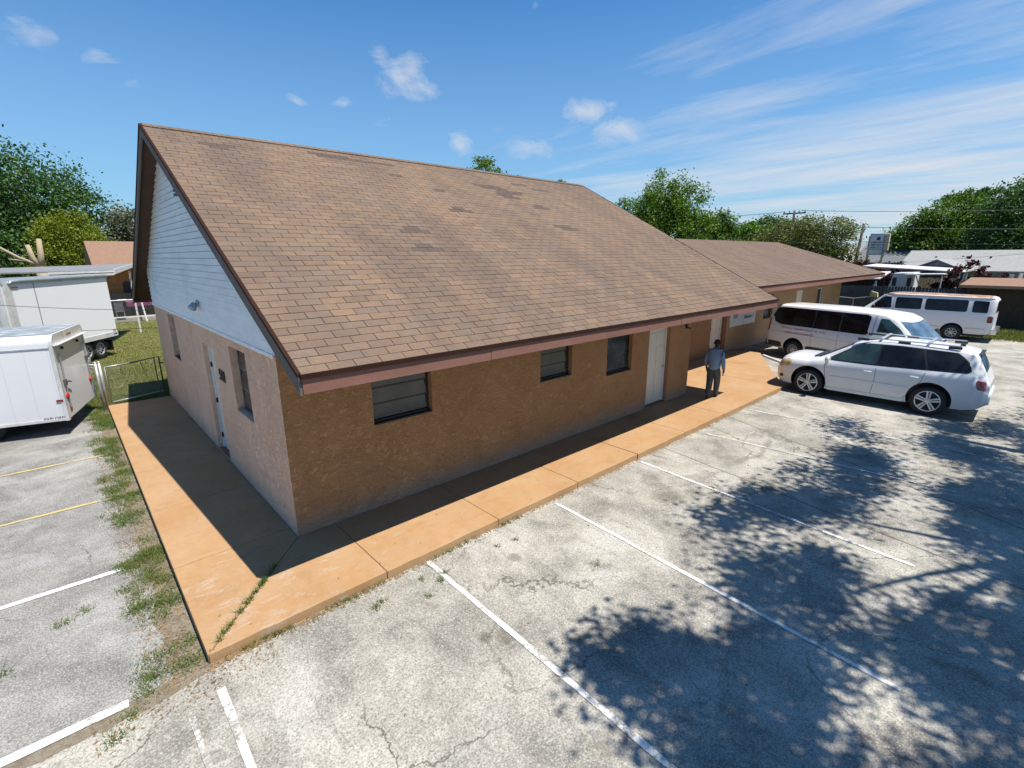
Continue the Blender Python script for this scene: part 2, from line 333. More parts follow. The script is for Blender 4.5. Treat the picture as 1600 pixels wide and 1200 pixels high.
leafmat('grey_leaf', [(.07, .08, .05), (.13, .14, .09), (.20, .19, .13)]); leafmat('red_leaf', [(.025, .006, .009), (.06, .014, .018), (.11, .035, .032)], .2)
leafmat('grass', [(.05, .085, .012), (.12, .145, .025), (.23, .21, .065)]); leafmat('weed', [(.025, .075, .008), (.06, .13, .014), (.12, .15, .03), (.22, .17, .07)])
plain('dry_leaf', (.30, .19, .09), .9, var=.5, scale=6)
plain('grey_fence', (.045, .055, .072), .85, var=.3, scale=3); plain('wood_fence', (.30, .21, .12), .9, var=.3); plain('brown_brick', (.055, .038, .026), .9, var=.35, scale=6)
plain('mortar', (.10, .08, .062), .95); plain('shed_fascia', (.50, .31, .20), .7); plain('house_grey', (.22, .23, .27), .8); plain('house_blue', (.10, .13, .19), .7)
plain('grey_roof', (.38, .39, .38), .9, var=.12, bump=.2); plain('pale_roof', (.45, .42, .39), .9); plain('dark_roof', (.11, .115, .13), .9); plain('orange_wall', (.32, .135, .045), .9, var=.3)
plain('tan_house_roof', (.36, .21, .135), .95, var=.2, scale=8); plain('white_paint', (.80, .80, .80), .5); plain('carport_roof', (.33, .33, .34), .5, dirt=(.16, .14, .14)); plain('concrete', (.55, .52, .47), .9, dirt=(.3, .26, .2))
plain('sign_face', (.60, .61, .60), .5); plain('sign_blue', (.30, .35, .45), .5); plain('cream', (.68, .60, .42), .6); plain('navy', (.03, .045, .09), .5); plain('teal', (.07, .15, .16), .6)
plain('pink_print', (.50, .36, .42), .5); plain('purple', (.13, .03, .07), .8)
plain('skin', (.040, .020, .013), .55); plain('shirt', (.26, .36, .54), .9, var=.12, bump=.4, bscale=25); plain('trousers', (.065, .075, .078), .9, var=.35, scale=14, bump=.5, bscale=16)
plain('hair', (.010, .009, .009), .9); plain('shoe', (.012, .011, .011), .5); plain('house_brown', (.17, .10, .06), .9); plain('door_brown', (.24, .12, .05), .6, dirt=(.30, .18, .09))
plain('cable', (.03, .03, .032), .7); plain('curtain', (.16, .165, .155), .9, var=.3)

# ------------------------------------------------------------------ mesh helpers
class MB:
    def __init__(s): s.v = []; s.f = []; s.m = []; s.mats = []
    def mi(s, m):
        if m not in s.mats: s.mats.append(m)
        return s.mats.index(m)
    def add(s, vs, fs, m):
        o = len(s.v); s.v += [tuple(v) for v in vs]; k = s.mi(m)
        for f in fs: s.f.append(tuple(i+o for i in f)); s.m.append(k)
        return s
    def box(s, x0, x1, y0, y1, z0, z1, m):
        vs = [(x0, y0, z0), (x1, y0, z0), (x1, y1, z0), (x0, y1, z0), (x0, y0, z1), (x1, y0, z1), (x1, y1, z1), (x0, y1, z1)]
        return s.add(vs, [(0, 3, 2, 1), (4, 5, 6, 7), (0, 1, 5, 4), (1, 2, 6, 5), (2, 3, 7, 6), (3, 0, 4, 7)], m)
    def obox(s, c, ax, ay, az, m):
        """box centred at c with half-axis vectors"""
        c, ax, ay, az = map(Vector, (c, ax, ay, az))
        vs = [c+ax*i+ay*j+az*k for k in (-1, 1) for (i, j) in ((-1, -1), (1, -1), (1, 1), (-1, 1))]
        return s.add(vs, [(0, 3, 2, 1), (4, 5, 6, 7), (0, 1, 5, 4), (1, 2, 6, 5), (2, 3, 7, 6), (3, 0, 4, 7)], m)
    def prism(s, poly, z0, z1, m):
        n = len(poly); vs = [(x, y, z0) for x, y in poly]+[(x, y, z1) for x, y in poly]
        return s.add(vs, [tuple(reversed(range(n))), tuple(range(n, 2*n))]+[(i, (i+1) % n, n+(i+1) % n, n+i) for i in range(n)], m)
    def extr(s, pts, d, m):
        """closed 3-D outline extruded along vector d"""
        n = len(pts); d = Vector(d); vs = [Vector(p) for p in pts]+[Vector(p)+d for p in pts]
        return s.add(vs, [tuple(reversed(range(n))), tuple(range(n, 2*n))]+[(i, (i+1) % n, n+(i+1) % n, n+i) for i in range(n)], m)
    def tube(s, pts, r, m, n=8, caps=True):
        pts = [Vector(p) for p in pts]; rs = r if isinstance(r, (list, tuple)) else [r]*len(pts)
        vs = []; N = len(pts); prev = None
        for i, p in enumerate(pts):
            t = (pts[min(i+1, N-1)]-pts[max(i-1, 0)]).normalized()
            a = t.cross(Vector((0, 0, 1)) if abs(t.z) < .9 else Vector((1, 0, 0))).normalized()
            if prev is not None and a.dot(prev) < 0: a = -a
            prev = a; b = t.cross(a)
            vs += [p+(a*math.cos(2*PI*k/n)+b*math.sin(2*PI*k/n))*rs[i] for k in range(n)]
        fs = [(i*n+k, i*n+(k+1) % n, (i+1)*n+(k+1) % n, (i+1)*n+k) for i in range(N-1) for k in range(n)]
        if caps: fs += [tuple(reversed(range(n))), tuple(range((N-1)*n, N*n))]
        return s.add(vs, fs, m)
    def lathe(s, prof, c, axis, m, n=24, ref=None):
        """profile [(r, h)] turned about axis through c"""
        c = Vector(c); ax = Vector(axis).normalized(); a = ax.cross(Vector((0, 0, 1)) if abs(ax.z) < .9 else Vector((1, 0, 0))).normalized(); b = ax.cross(a)
        vs = [c+ax*h+(a*math.cos(2*PI*k/n)+b*math.sin(2*PI*k/n))*r for r, h in prof for k in range(n)]
        fs = [(i*n+k, i*n+(k+1) % n, (i+1)*n+(k+1) % n, (i+1)*n+k) for i in range(len(prof)-1) for k in range(n)]
        return s.add(vs, fs, m)
    def obj(s, name, parent=None, smooth=False, bevel=0, kind=None, label=None, loc=None, recalc=False):
        me = bpy.data.meshes.new(name); me.from_pydata(s.v, [], s.f)
        for m in s.mats: me.materials.append(MATS[m])
        if len(s.mats) > 1: me.polygons.foreach_set('material_index', s.m)
        if recalc:
            bm = bmesh.new(); bm.from_mesh(me); bmesh.ops.remove_doubles(bm, verts=bm.verts, dist=1e-5); bmesh.ops.recalc_face_normals(bm, faces=bm.faces); bm.to_mesh(me); bm.free()
        if smooth: me.polygons.foreach_set('use_smooth', [True]*len(me.polygons))
        me.update()
        o = bpy.data.objects.new(name, me); COL.objects.link(o)
        if parent is not None: o.parent = parent
        if loc is not None: o.location = loc
        if bevel:
            md = o.modifiers.new('bevel', 'BEVEL'); md.width = bevel; md.segments = 2; md.limit_method = 'ANGLE'
        if kind: o['kind'] = kind
        if label: o['label'] = label
        return o
def tag(o, label, cat, group=None):
    o['label'] = label; o['category'] = cat
    if group: o['group'] = group
    return o
def thing(name, label, cat, loc=(0, 0, 0), rz=0, group=None):
    o = bpy.data.objects.new(name, None); COL.objects.link(o); o.location = loc; o.rotation_euler = (0, 0, rz); o.empty_display_size = .2
    return tag(o, label, cat, group)
def copy_tree(o, parent=None):
    c = o.copy(); COL.objects.link(c); c.parent = parent
    for ch in list(o.children): copy_tree(ch, c)
    return c
def text_obj(txt, size, m, parent, M, name='lettering', extr=.002, shear=0, xs=1):
    cu = bpy.data.curves.new(name, 'FONT'); cu.body = txt; cu.size = size; cu.extrude = extr; cu.shear = shear; cu.align_x = 'CENTER'; cu.align_y = 'CENTER'
    tmp = bpy.data.objects.new('tmp_text', cu); COL.objects.link(tmp)
    bpy.context.view_layer.update()
    me = bpy.data.meshes.new_from_object(tmp.evaluated_get(bpy.context.evaluated_depsgraph_get())); bpy.data.objects.remove(tmp)
    me.transform(M @ Matrix.Diagonal((xs, 1, 1, 1))); me.materials.clear(); me.materials.append(MATS[m])
    o = bpy.data.objects.new(name, me); COL.objects.link(o); o.parent = parent
    return o
def polar(brg, dist): return (CAM.x+math.cos(rad(brg))*dist, CAM.y+math.sin(rad(brg))*dist)

# ------------------------------------------------------------------ ground, lots, walkway
GZ = -.12
def sheet(name, poly, z, m, kind='structure', sub=0):
    mb = MB(); mb.add([(x, y, z) for x, y in poly], [tuple(range(len(poly)))], m); return mb.obj(name, kind=kind)
sheet('ground', [(-600, -600), (600, -600), (600, 600), (-600, 600)], GZ-.03, 'ground')
sheet('parking_lot', [(-30, -1.62), (-30, -40), (31.2, -40), (31.0, -6), (31.6, -3.0), (31.4, 2.3), (34.5, 2.3), (34.5, 3.5), (10, 3.5), (9, -1.2), (-1.2, -1.2), (-1.46, -1.62)], GZ, 'pavement_right')
def wob(a, b, n, amp, rnd):
    return [(a[0]+(b[0]-a[0])*i/n+(rnd.uniform(-amp, amp) if 0 < i < n else 0), a[1]+(b[1]-a[1])*i/n+(rnd.uniform(-amp, amp) if 0 < i < n else 0)) for i in range(n+1)]
rr = random.Random(3)
side_lot = wob((-1.76, -1.56), (-1.72, 10.4), 46, .055, rr)+[(-3, 12), (-30, 14), (-30, -1.72)]+wob((-3.4, -1.70), (-1.76, -1.56), 8, .03, rr)[1:-1]
sheet('side_lot', side_lot, GZ+.004, 'pavement_left')
sheet('soil_strip', wob((-3.6, -1.72), (-2.05, -1.80), 14, .03, rr)+wob((-2.0, -1.80), (-1.2, -1.62), 8, .02, rr)+[(-1.2, 10.4), (-2.0, 10.6)], GZ+.0015, 'soil')
def strip(name, a, b, w, m, z=GZ+.008, n=14, amp=.006):
    a, b = Vector((*a, 0)), Vector((*b, 0)); d = (b-a).normalized(); nn = Vector((-d.y, d.x, 0)); mb = MB(); vs = []
    for i in range(n+1):
        p = a+(b-a)*i/n; o1 = rr.uniform(-amp, amp); o2 = rr.uniform(-amp, amp)
        vs += [tuple(p+nn*(w/2+o1)+Vector((0, 0, z))), tuple(p-nn*(w/2+o2)+Vector((0, 0, z)))]
    mb.add(vs, [(2*i, 2*i+1, 2*i+3, 2*i+2) for i in range(n)], m); return mb.obj(name, kind='structure')
for (x0, y0, x1, y1, w, m) in [(1.12, -1.63, 1.03, -5.9, .068, 'white_line'), (3.59, -1.70, 3.30, -6.4, .058, 'white_line'), (6.09, -1.72, 5.8, -6.1, .055, 'white_line'),
                               (8.57, -1.86, 8.95, -6.2, .06, 'faded_line'), (11.14, -1.73, 11.4, -6.2, .055, 'faded_line'), (-1.45, -2.0, -1.46, -6.0, .068, 'white_line'), (-1.72, -2.1, -1.62, -6.0, .05, 'ghost_line')]:
    strip('parking_line', (x0, y0), (x1, y1), w, m)
strip('parking_line', (-1.93, .98), (-7, 1.12), .085, 'white_line_left', GZ+.012); strip('parking_line', (-2.12, -1.60), (-7, -1.52), .10, 'white_line_left', GZ+.012)
strip('parking_line', (-1.85, 3.60), (-7, 3.66), .07, 'yellow_line', GZ+.012); strip('parking_line', (-1.74, 6.12), (-7, 6.18), .07, 'yellow_line', GZ+.012)

walk = bpy.data.objects.new('walkway', None); COL.objects.link(walk); walk['kind'] = 'structure'
SX, SY = -1.463, -1.595
def slab(poly, bev=.010):
    mb = MB(); mb.prism(poly, -.35, 0, 'slab'); o = mb.obj('slab', walk, recalc=True); o.location.z = rr.uniform(-.003, .002)
    md = o.modifiers.new('bevel', 'BEVEL'); md.width = bev; md.segments = 2; md.limit_method = 'ANGLE'; return o
J = .0035
def front_edge(a, b):
    n = max(2, int((b-a)/.16)); return [(a+(b-a)*i/n, SY+(rr.uniform(-.009, .009) if 0 < i < n else 0)) for i in range(n+1)]
ys = [.33, 2.31, 4.35, 6.30, 8.25, 10.12]
slab([(SX, SY+J*2), (-.0-J, -J+.005), (-J, ys[0]-J), (SX, ys[0]-J)])
for a, b in zip(ys, ys[1:]): slab([(SX, a+J), (-.002, a+J), (-.002, b-J), (SX, b-J)])
xs = [.54, 2.42, 4.28, 6.13, 8.02, 9.95, 10.975]
slab(front_edge(SX+J*2, xs[0]-J)+[(xs[0]-J, -.002), (J, -.002)])
for a, b in zip(xs, xs[1:]): slab(front_edge(a+(J if a != 6.13 else .022), b-J)+[(b-J, -.002), (a+J, -.002)])
slab(front_edge(10.975+J, 13.95)+[(13.95, 2.18), (10.975+J, 2.18)])
slab([(13.97, SY), (16.2, -.36), (16.2, 2.18), (13.97, 2.18)]); slab([(16.22, -.35), (18.84, 1.02), (18.84, 2.18), (16.22, 2.18)])
# white concrete wheel stop at the end of the porch slab
mb = MB(); d = Vector((.70, .80, 0)).normalized()
ws = MB(); ws.extr([(-.72, -.07, 0), (-.72, .07, 0), (-.72, .05, .07), (-.72, -.05, .07)], (1.44, 0, 0), 'white_paint')
o = ws.obj('wheel_stop', bevel=.01, recalc=True); o.location = (18.35, .35, GZ); o.rotation_euler.z = math.atan2(.80, .70)
tag(o, 'white painted concrete wheel stop behind the porch slab corner by the van', 'wheel stop')

# ------------------------------------------------------------------ the main building
W, EAVE, OV, EZ, RZ, L1, LW, FD = 10.436, 1.697, .271, 2.741, 6.266, 12.255, 10.972, .189
K = (RZ-EZ)/(W/2+EAVE)
BLD = thing('office_building', 'long tan stucco building with brown shingle gable roof and orange walkway around it', 'building')
def wall(name, parent, org, du, length, height, opens, m, thick=.18, depth_in=(0, 1, 0), label=None, base=0):
    """wall sheet from org along unit du, with real openings (u0,u1,z0,z1); inward direction depth_in"""
    org = Vector(org); du = Vector(du); di = Vector(depth_in)*thick; us = sorted({0, length, *[o[0] for o in opens], *[o[1] for o in opens]}); zs = sorted({base, height, *[o[2] for o in opens], *[o[3] for o in opens]})
    mb = MB()
    for u0, u1 in zip(us, us[1:]):
        for z0, z1 in zip(zs, zs[1:]):
            um, zm = (u0+u1)/2, (z0+z1)/2
            if any(o[0] < um < o[1] and o[2] < zm < o[3] for o in opens): continue
            q = [org+du*u0+Vector((0, 0, z0)), org+du*u1+Vector((0, 0, z0)), org+du*u1+Vector((0, 0, z1)), org+du*u0+Vector((0, 0, z1))]
            mb.add(q, [(0, 1, 2, 3)], m); mb.add([p+di for p in q], [(3, 2, 1, 0)], m)
    rects = list(opens)
    for (a, b, z0, z1) in rects:
        q = [org+du*a+Vector((0, 0, z0)), org+du*b+Vector((0, 0, z0)), org+du*b+Vector((0, 0, z1)), org+du*a+Vector((0, 0, z1))]
        for i in range(4): mb.add([q[i], q[(i+1) % 4], q[(i+1) % 4]+di, q[i]+di], [(0, 1, 2, 3)], m)
    return mb.obj(name, parent, label=label)
FW = [(1.30, 2.36, 1.36, 2.22), (4.94, 5.90, 1.40, 2.22), (7.13, 8.12, 1.16, 2.22), (8.86, 9.86, 0, 2.10)]
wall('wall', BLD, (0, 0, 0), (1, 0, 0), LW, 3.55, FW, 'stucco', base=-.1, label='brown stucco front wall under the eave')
GW = [(1.50, 2.46, 1.31, 2.46), (3.66, 4.56, 0, 2.24), (7.42, 8.28, 1.42, 2.52)]
wall('wall', BLD, (0, 0, 0), (0, 1, 0), W, 2.64, GW, 'stucco_skylit', depth_in=(1, 0, 0), base=-.1, label='stucco gable end wall with the house number')
wall('wall', BLD, (0, W, 0), (1, 0, 0), LW, 2.7, [], 'stucco_skylit', depth_in=(0, -1, 0), base=-.1, label='plain stucco back wall')
wall('wall', BLD, (LW, .002, 0), (0, 1, 0), W-.004, 3.0, [], 'stucco', depth_in=(-1, 0, 0), base=-.1, label='stucco wall at the porch end')
mb = MB(); mb.add([(.18, .2, .01), (LW-.2, .2, .01), (LW-.2, W-.2, .01), (.18, W-.2, .01)], [(0, 1, 2, 3)], 'black'); mb.obj('floor', BLD)

def window(parent, org, du, out, w, z0, z1, panes, curtain=True, rec=.11, m='bronze', tilt=.05):
    """recessed awning window: frame (part) with pane sub-parts; org is the opening's lower left in the outer wall plane"""
    org, du, out = Vector(org), Vector(du), Vector(out); up = Vector((0, 0, 1)); fr = .038
    def b(mb, u0, u1, a0, a1, d0, d1, mm):
        c = org+du*(u0+u1)/2+up*((a0+a1)/2-org.z)+out*(d0+d1)/2
        mb.obox(c, du*(u1-u0)/2, out*(d1-d0)/2, up*(a1-a0)/2, mm)
    mb = MB(); b(mb, .002, fr, z0+.002, z1-.002, -rec-.03, -rec+.012, m); b(mb, w-fr, w-.002, z0+.002, z1-.002, -rec-.03, -rec+.012, m)
    b(mb, fr, w-fr, z0+.002, z0+fr+.02, -rec-.03, -rec+.03, m); b(mb, fr, w-fr, z1-fr, z1-.002, -rec-.03, -rec+.012, m)
    H = (z1-z0-fr*2-.02)/panes
    for i in range(1, panes): b(mb, fr, w-fr, z0+fr+.02+H*i-.014, z0+fr+.02+H*i+.014, -rec-.03, -rec+.016, m)
    o = mb.obj('window', parent)
    for i in range(panes):
        a0 = z0+fr+.02+H*i+.016; a1 = a0+H-.032; mp = MB(); t = tilt*(1 if panes > 1 else 0)
        p0 = org+du*(fr+.002)+up*(a0-org.z)+out*(-rec+t*.35); p1 = p0+du*(w-2*fr-.004); p2 = p1+up*(a1-a0)-out*(t*.35+.006); p3 = p0+up*(a1-a0)-out*(t*.35+.006)
        mp.extr([p0, p1, p2, p3], -out*.004, 'win_glass'); mp.obj('pane', o)
    mc = MB(); b(mc, fr, w-fr, z0+fr, z1-fr, -rec-.075, -rec-.06, 'curtain'); mc.obj('blind', o)
    ms = MB(); b(ms, .004, w-.004, z0+.002, z0+.022, -rec+.034, -.004, 'bronze' if m == 'bronze' else 'stucco_skylit'); ms.obj('sill', o)
    return o
for (a, b_, z0, z1), n in zip(FW[:3], (3, 3, 2)): window(BLD, (a, 0, z0), (1, 0, 0), (0, -1, 0), b_-a, z0, z1, n)
window(BLD, (0, GW[0][1], GW[0][2]), (0, -1, 0), (-1, 0, 0), .96, GW[0][2], GW[0][3], 3, m='galv_dark', rec=.13)
window(BLD, (0, GW[2][1], GW[2][2]), (0, -1, 0), (-1, 0, 0), .86, GW[2][2], GW[2][3], 3, rec=.13)
def door(parent, org, du, out, w, h, rec, m='door_white', label=None, panel=True):
    org, du, out = Vector(org), Vector(du), Vector(out); up = Vector((0, 0, 1))
    def b(mb, u0, u1, a0, a1, d0, d1, mm): mb.obox(org+du*(u0+u1)/2+up*(a0+a1)/2+out*(d0+d1)/2, du*(u1-u0)/2, out*(d1-d0)/2, up*(a1-a0)/2, mm)
    mb = MB(); b(mb, .052, w-.052, .03, h-.052, -rec-.045, -rec, m); o = mb.obj('door', parent, label=label)
    mf = MB(); b(mf, .002, .05, 0, h-.002, -rec-.06, -rec+.03, 'trim_white'); b(mf, w-.05, w-.002, 0, h-.002, -rec-.06, -rec+.03, 'trim_white'); b(mf, .05, w-.05, h-.05, h-.002, -rec-.06, -rec+.03, 'trim_white'); mf.obj('frame', o)
    mt = MB(); b(mt, .004, w-.004, .002, .028, -rec-.05, -.01, 'rust'); mt.obj('threshold', o)
    if panel:
        pw = (w-.104-.33)/2
        for (z0, z1) in ((.20, .86), (.98, 1.55), (1.67, 1.93)):
            for k in range(2):
                u0 = .052+.11+k*(pw+.11); mp = MB(); b(mp, u0, u0+pw, z0, z1, -rec+.001, -rec+.010, m); mp.obj('panel', o, bevel=.006)
    mh = MB(); c = org+du*(w-.12)+up*1.0-out*(rec-.05); mh.lathe([(0, .03), (.022, .025), (.028, .01), (.018, -.01), (.012, -.03), (.0, -.03)], c, out, 'galv', 12); mh.obj('knob', o, smooth=True)
    for z in (.3, 1.05, 1.8):
        mg = MB(); b(mg, .04, .062, z-.05, z+.05, -rec, -rec+.034, 'black'); mg.obj('hinge', o)
    return o
door(BLD, (8.86, 0, 0), (1, 0, 0), (0, -1, 0), 1.0, 2.10, .13, label='white six panel door in the front wall')
door(BLD, (0, 4.56, 0), (0, -1, 0), (-1, 0, 0), .90, 2.24, .11, label='white door in the shaded gable wall')

# house number, wall lights, vent
def ori(c, x, y):
    x, y = Vector(x), Vector(y); z = x.cross(y); return Matrix(((x.x, y.x, z.x, c[0]), (x.y, y.y, z.y, c[1]), (x.z, y.z, z.z, c[2]), (0, 0, 0, 1)))
text_obj('501', .30, 'lettering', BLD, ori((-.008, 3.18, 1.80), (0, -1, 0), (0, 0, 1)), 'house_number', .012, 0)
mb = MB(); mb.lathe([(0, .0), (.07, 0), (.07, .03), (.03, .05), (0, .05)], (-.015, 4.20, 3.04), (-1, 0, 0), 'galv', 16)
for s in (-1, 1): mb.lathe([(.0, -.07), (.035, -.07), (.06, .05), (.055, .06), (0, .045)], (-.11, 4.20+.075*s, 2.99), (-.5, .35*s, -.8), 'galv', 14)
mb.obj('security_light', BLD, smooth=True)
mb = MB(); mb.box(10.62, 10.70, -.04, -.003, 1.93, 2.05, 'black'); mb.tube([(10.66, -.04, 1.97), (10.66, -.13, 1.93), (10.62, -.16, 1.99)], .016, 'black'); mb.obj('wall_light', BLD)
mb = MB()
for i in range(3): mb.box(-.045, -.012, 4.32, 4.66, 4.98+i*.075, 5.02+i*.075, 'black')
mb.obj('gable_vent', BLD)

# gable siding: every lap board its own part
gab = MB(); zt = RZ-.13
yl = lambda z: max(.0, (z-EZ+.115)/K-EAVE)
gab.add([(.0, yl(2.64), 2.64), (.0, W-yl(2.64), 2.64), (.0, W/2, zt)] if False else [(.02, 0, 2.641), (.02, W, 2.641), (.02, W, 3.5), (.0, W/2, zt), (.0, 0, 3.5)], [(0, 1, 2, 3, 4)], 'lap_shade')
GAB = gab.obj('gable', BLD)
BH = .112; i = 0
while 2.64+BH*i < zt-.08:
    z0 = 2.64+BH*i; z1 = min(z0+BH-.010, zt); a0, a1 = yl(z0), yl(z1)  # boards cut short: the grey strip left bare imitates each lap's shadow
    if W-2*a1 < .1: break
    mb = MB(); b0, b1 = W-a0, W-a1
    xb, xt = -.026, -.006
    vs = [(xb, a0, z0), (xb, b0, z0), (xt, b1, z1), (xt, a1, z1), (.015, a0, z0), (.015, b0, z0), (.015, b1, z1), (.015, a1, z1)]
    mb.add(vs, [(1, 0, 3, 2), (4, 5, 6, 7), (0, 1, 5, 4), (1, 2, 6, 5), (2, 3, 7, 6), (3, 0, 4, 7)], 'siding'); mb.obj('siding_board', GAB); i += 1
mb = MB(); mb.box(-.035, -.021, .0, W, 2.60, 2.655, 'trim_white'); mb.obj('trim', GAB)

# roof
ROOF = MB(); TH = .085
y0, y1, yr, z0, zr = -EAVE, W+EAVE, W/2, EZ, RZ
for (ya, yb, yc, zc) in ((y0, yr, y0, 0), (y1, yr, y1, 0)):
    ROOF.extr([(-OV, ya, z0-.012), (-OV, yb, zr-.012), (-OV, yb, zr-.012-TH), (-OV, ya, z0-.012-TH)], (L1+OV, 0, 0), 'underlay')
ROOFO = ROOF.obj('roof', BLD, recalc=True, label='brown shingle gable roof over the main wing')
mb = MB()   # rafter soffit below
for (ya, sgn) in ((y0, 1), (y1, -1)):
    mb.extr([(-OV+.03, ya+sgn*.03, z0-.10), (-OV+.03, yr, zr-.10), (-OV+.03, yr, zr-.115), (-OV+.03, ya+sgn*.03, z0-.115)], (L1+OV-.06, 0, 0), 'soffit')
mb.obj('soffit', ROOFO, recalc=True)
mb = MB(); n = 5; seg = (L1+OV)/n
for i in range(n):
    mb = MB(); mb.box(-OV+seg*i+.002, -OV+seg*(i+1)-.002, y0-.012-.004*(i % 2), y0+.02, z0-FD-.03+.003*(i % 2), z0-.062, 'fascia'); mb.obj('fascia_board', ROOFO)
mb = MB(); mb.box(-OV-.015, L1+.015, y0-.035, y0+.03, z0-.058, z0-.006, 'drip_edge'); mb.obj('drip_edge', ROOFO)
mb = MB(); mb.box(-OV, L1, y1-.02, y1+.02, z0-FD, z0-.02, 'fascia'); mb.obj('fascia_board', ROOFO)
for X, lab in ((-OV, None), (L1, None)):
    for (ya) in (y0, y1):
        mb = MB(); sx = -.03 if X < 0 else .0
        mb.extr([(X+sx, ya, z0-.04), (X+sx, yr, zr-.04), (X+sx, yr, zr-.04-.17), (X+sx, ya, z0-.04-.19)], (.03, 0, 0), 'rake_board'); mb.obj('rake_board', ROOFO, recalc=True)
        mb = MB(); sx = -.042 if X < 0 else .0
        mb.extr([(X+sx, ya-.0, z0+.002), (X+sx, yr, zr+.002), (X+sx, yr, zr-.038), (X+sx, ya, z0-.038)], (.042, 0, 0), 'drip_edge'); mb.obj('drip_edge', ROOFO, recalc=True)

def tab_mesh(w, d, t, tone, name='shingle'):
    me = bpy.data.meshes.new(name); vs = [(0, 0, 0), (w, 0, 0), (w, d, 0), (0, d, 0), (0, 0, t), (w, 0, t), (w, d, t), (0, d, t)]
    fs = [(4, 5, 6, 7), (0, 1, 5, 4), (1, 2, 6, 5), (2, 3, 7, 6), (3, 0, 4, 7)]
    me.from_pydata(vs, [], fs); me.materials.append(MATS['shingle']); a = me.attributes.new('tone', 'FLOAT', 'POINT'); a.data.foreach_set('value', [tone]*8); return me
EXPO, TW = .1435, .305
ROOF_SPOTS = [(.75, 4.46, .2), (3.1, 4.72, .35), (3.75, 4.7, .35), (4.35, 4.65, .3), (4.2, 4.05, .2), (7.1, 3.95, .45), (7.55, 3.72, .5), (7.2, 3.45, .3), (7.6, 1.85, .35), (7.85, 1.72, .35), (2.9, .78, .2), (3.1, 1.4, .2), (4.9, 2.42, .2), (7.9, 2.95, .25), (8.6, 4.4, .3), (9.2, 4.15, .35), (5.1, 3.38, .15)]
def shingles(parent, x0, x1, ye, ze, yrg, zrg, individuals, hip=None):
    """three-tab shingles up one slope; nearest `individuals` as parts, the rest joined"""
    SL = math.hypot(yrg-ye, zrg-ze); dy, dz = (yrg-ye)/SL, (zrg-ze)/SL; rows = int(SL/EXPO); R = random.Random(11)
    tabs = []
    for r in range(rows+1):
        s0 = -.02+r*EXPO; dep = EXPO-.009  # row gap bares dark deck in place of shadow lines under the butts
        if s0+dep > SL: dep = SL-s0-.004
        if dep < .03: break
        xe = x1-(hip*(s0+.1)*dy/ (yrg-ye) if hip else 0)
        x = x0-(.5*TW if r % 2 else 0)+R.uniform(-.006, .006)
        rowt = R.uniform(-.12, .12)
        while x < xe:
            a, b = max(x, x0)+.0042, min(x+TW, xe)-.0042
            if b-a > .03:
                tone = min(.999, max(.001, R.gauss(.50+rowt*.5, .18)))
                tabs.append((a, b, s0, dep, tone, R.uniform(-.0012, .0018)))
            x += TW
    def dist(t): return (Vector((t[0]+.1, ye+t[2]*dy, ze+t[2]*dz))-CAM).length
    if individuals:
        for i, t in enumerate(tabs):
            px, py = (t[0]+t[1])/2, ye+t[2]*dy
            if any(abs(px-a) < w and abs(py-b) < .10 for a, b, w in ROOF_SPOTS): tabs[i] = (*t[:4], -1.0, t[5])
    tabs.sort(key=dist)
    cache = {}
    M = Matrix(((1, 0, 0, 0), (0, dy, -dz, 0), (0, dz, dy, 0), (0, 0, 0, 1)))
    rot = M.to_euler()
    for (a, b, s, d, tone, lift) in tabs[:individuals]:
        key = (round(b-a, 3), round(d, 3), int(tone*14))
        if key not in cache: cache[key] = tab_mesh(b-a, d, .006, tone)
        o = bpy.data.objects.new('shingle', cache[key]); COL.objects.link(o); o.parent = parent
        o.location = (a, ye+s*dy, ze+s*dz+lift-.010); o.rotation_euler = rot
    rest = tabs[individuals:]; V = []; F = []; T = []
    for (a, b, s, d, tone, lift) in rest:
        o = len(V)
        for t in (0, .006):
            for (u, w) in ((a, s), (b, s), (b, s+d), (a, s+d)): V.append((u, ye+w*dy-t*dz, ze+w*dz+t*dy+lift-.010))
        F += [(o+4, o+5, o+6, o+7), (o, o+1, o+5, o+4), (o+1, o+2, o+6, o+5), (o+2, o+3, o+7, o+6), (o+3, o, o+4, o+7)]; T += [tone]*8
    me = bpy.data.meshes.new('shingles'); me.from_pydata(V, [], F); me.materials.append(MATS['shingle']); me.attributes.new('tone', 'FLOAT', 'POINT').data.foreach_set('value', T)
    o = bpy.data.objects.new('shingles', me); COL.objects.link(o); o.parent = parent; o['kind'] = 'stuff'
shingles(ROOFO, -OV-.01, L1+.01, y0, EZ, W/2, RZ, 300)
mb = MB(); V = []; T = []   # ridge caps
x = -OV
while x < L1-.1:
    for sgn in (-1, 1):
        mb.add([(x, yr, zr+.016), (x+.29, yr, zr+.008), (x+.29, yr+sgn*.13, zr+.008-.13*K), (x, yr+sgn*.13, zr+.016-.13*K)], [(0, 1, 2, 3) if sgn < 0 else (3, 2, 1, 0)], 'shingle'); T += [.35+.4*random.random()]*4
    x += .143
o = mb.obj('ridge_caps', ROOFO, kind='stuff'); o.data.attributes.new('tone', 'FLOAT', 'POINT').data.foreach_set('value', T)
mb = MB(); mb.extr([(0, y1, z0-.01), (0, y1, z0+.0), (0, yr+.1, zr-K*.1+.004), (0, yr+.1, zr-K*.1-.01)], (L1, 0, 0), 'tan_house_roof'); mb.obj('shingles', ROOFO, kind='stuff')

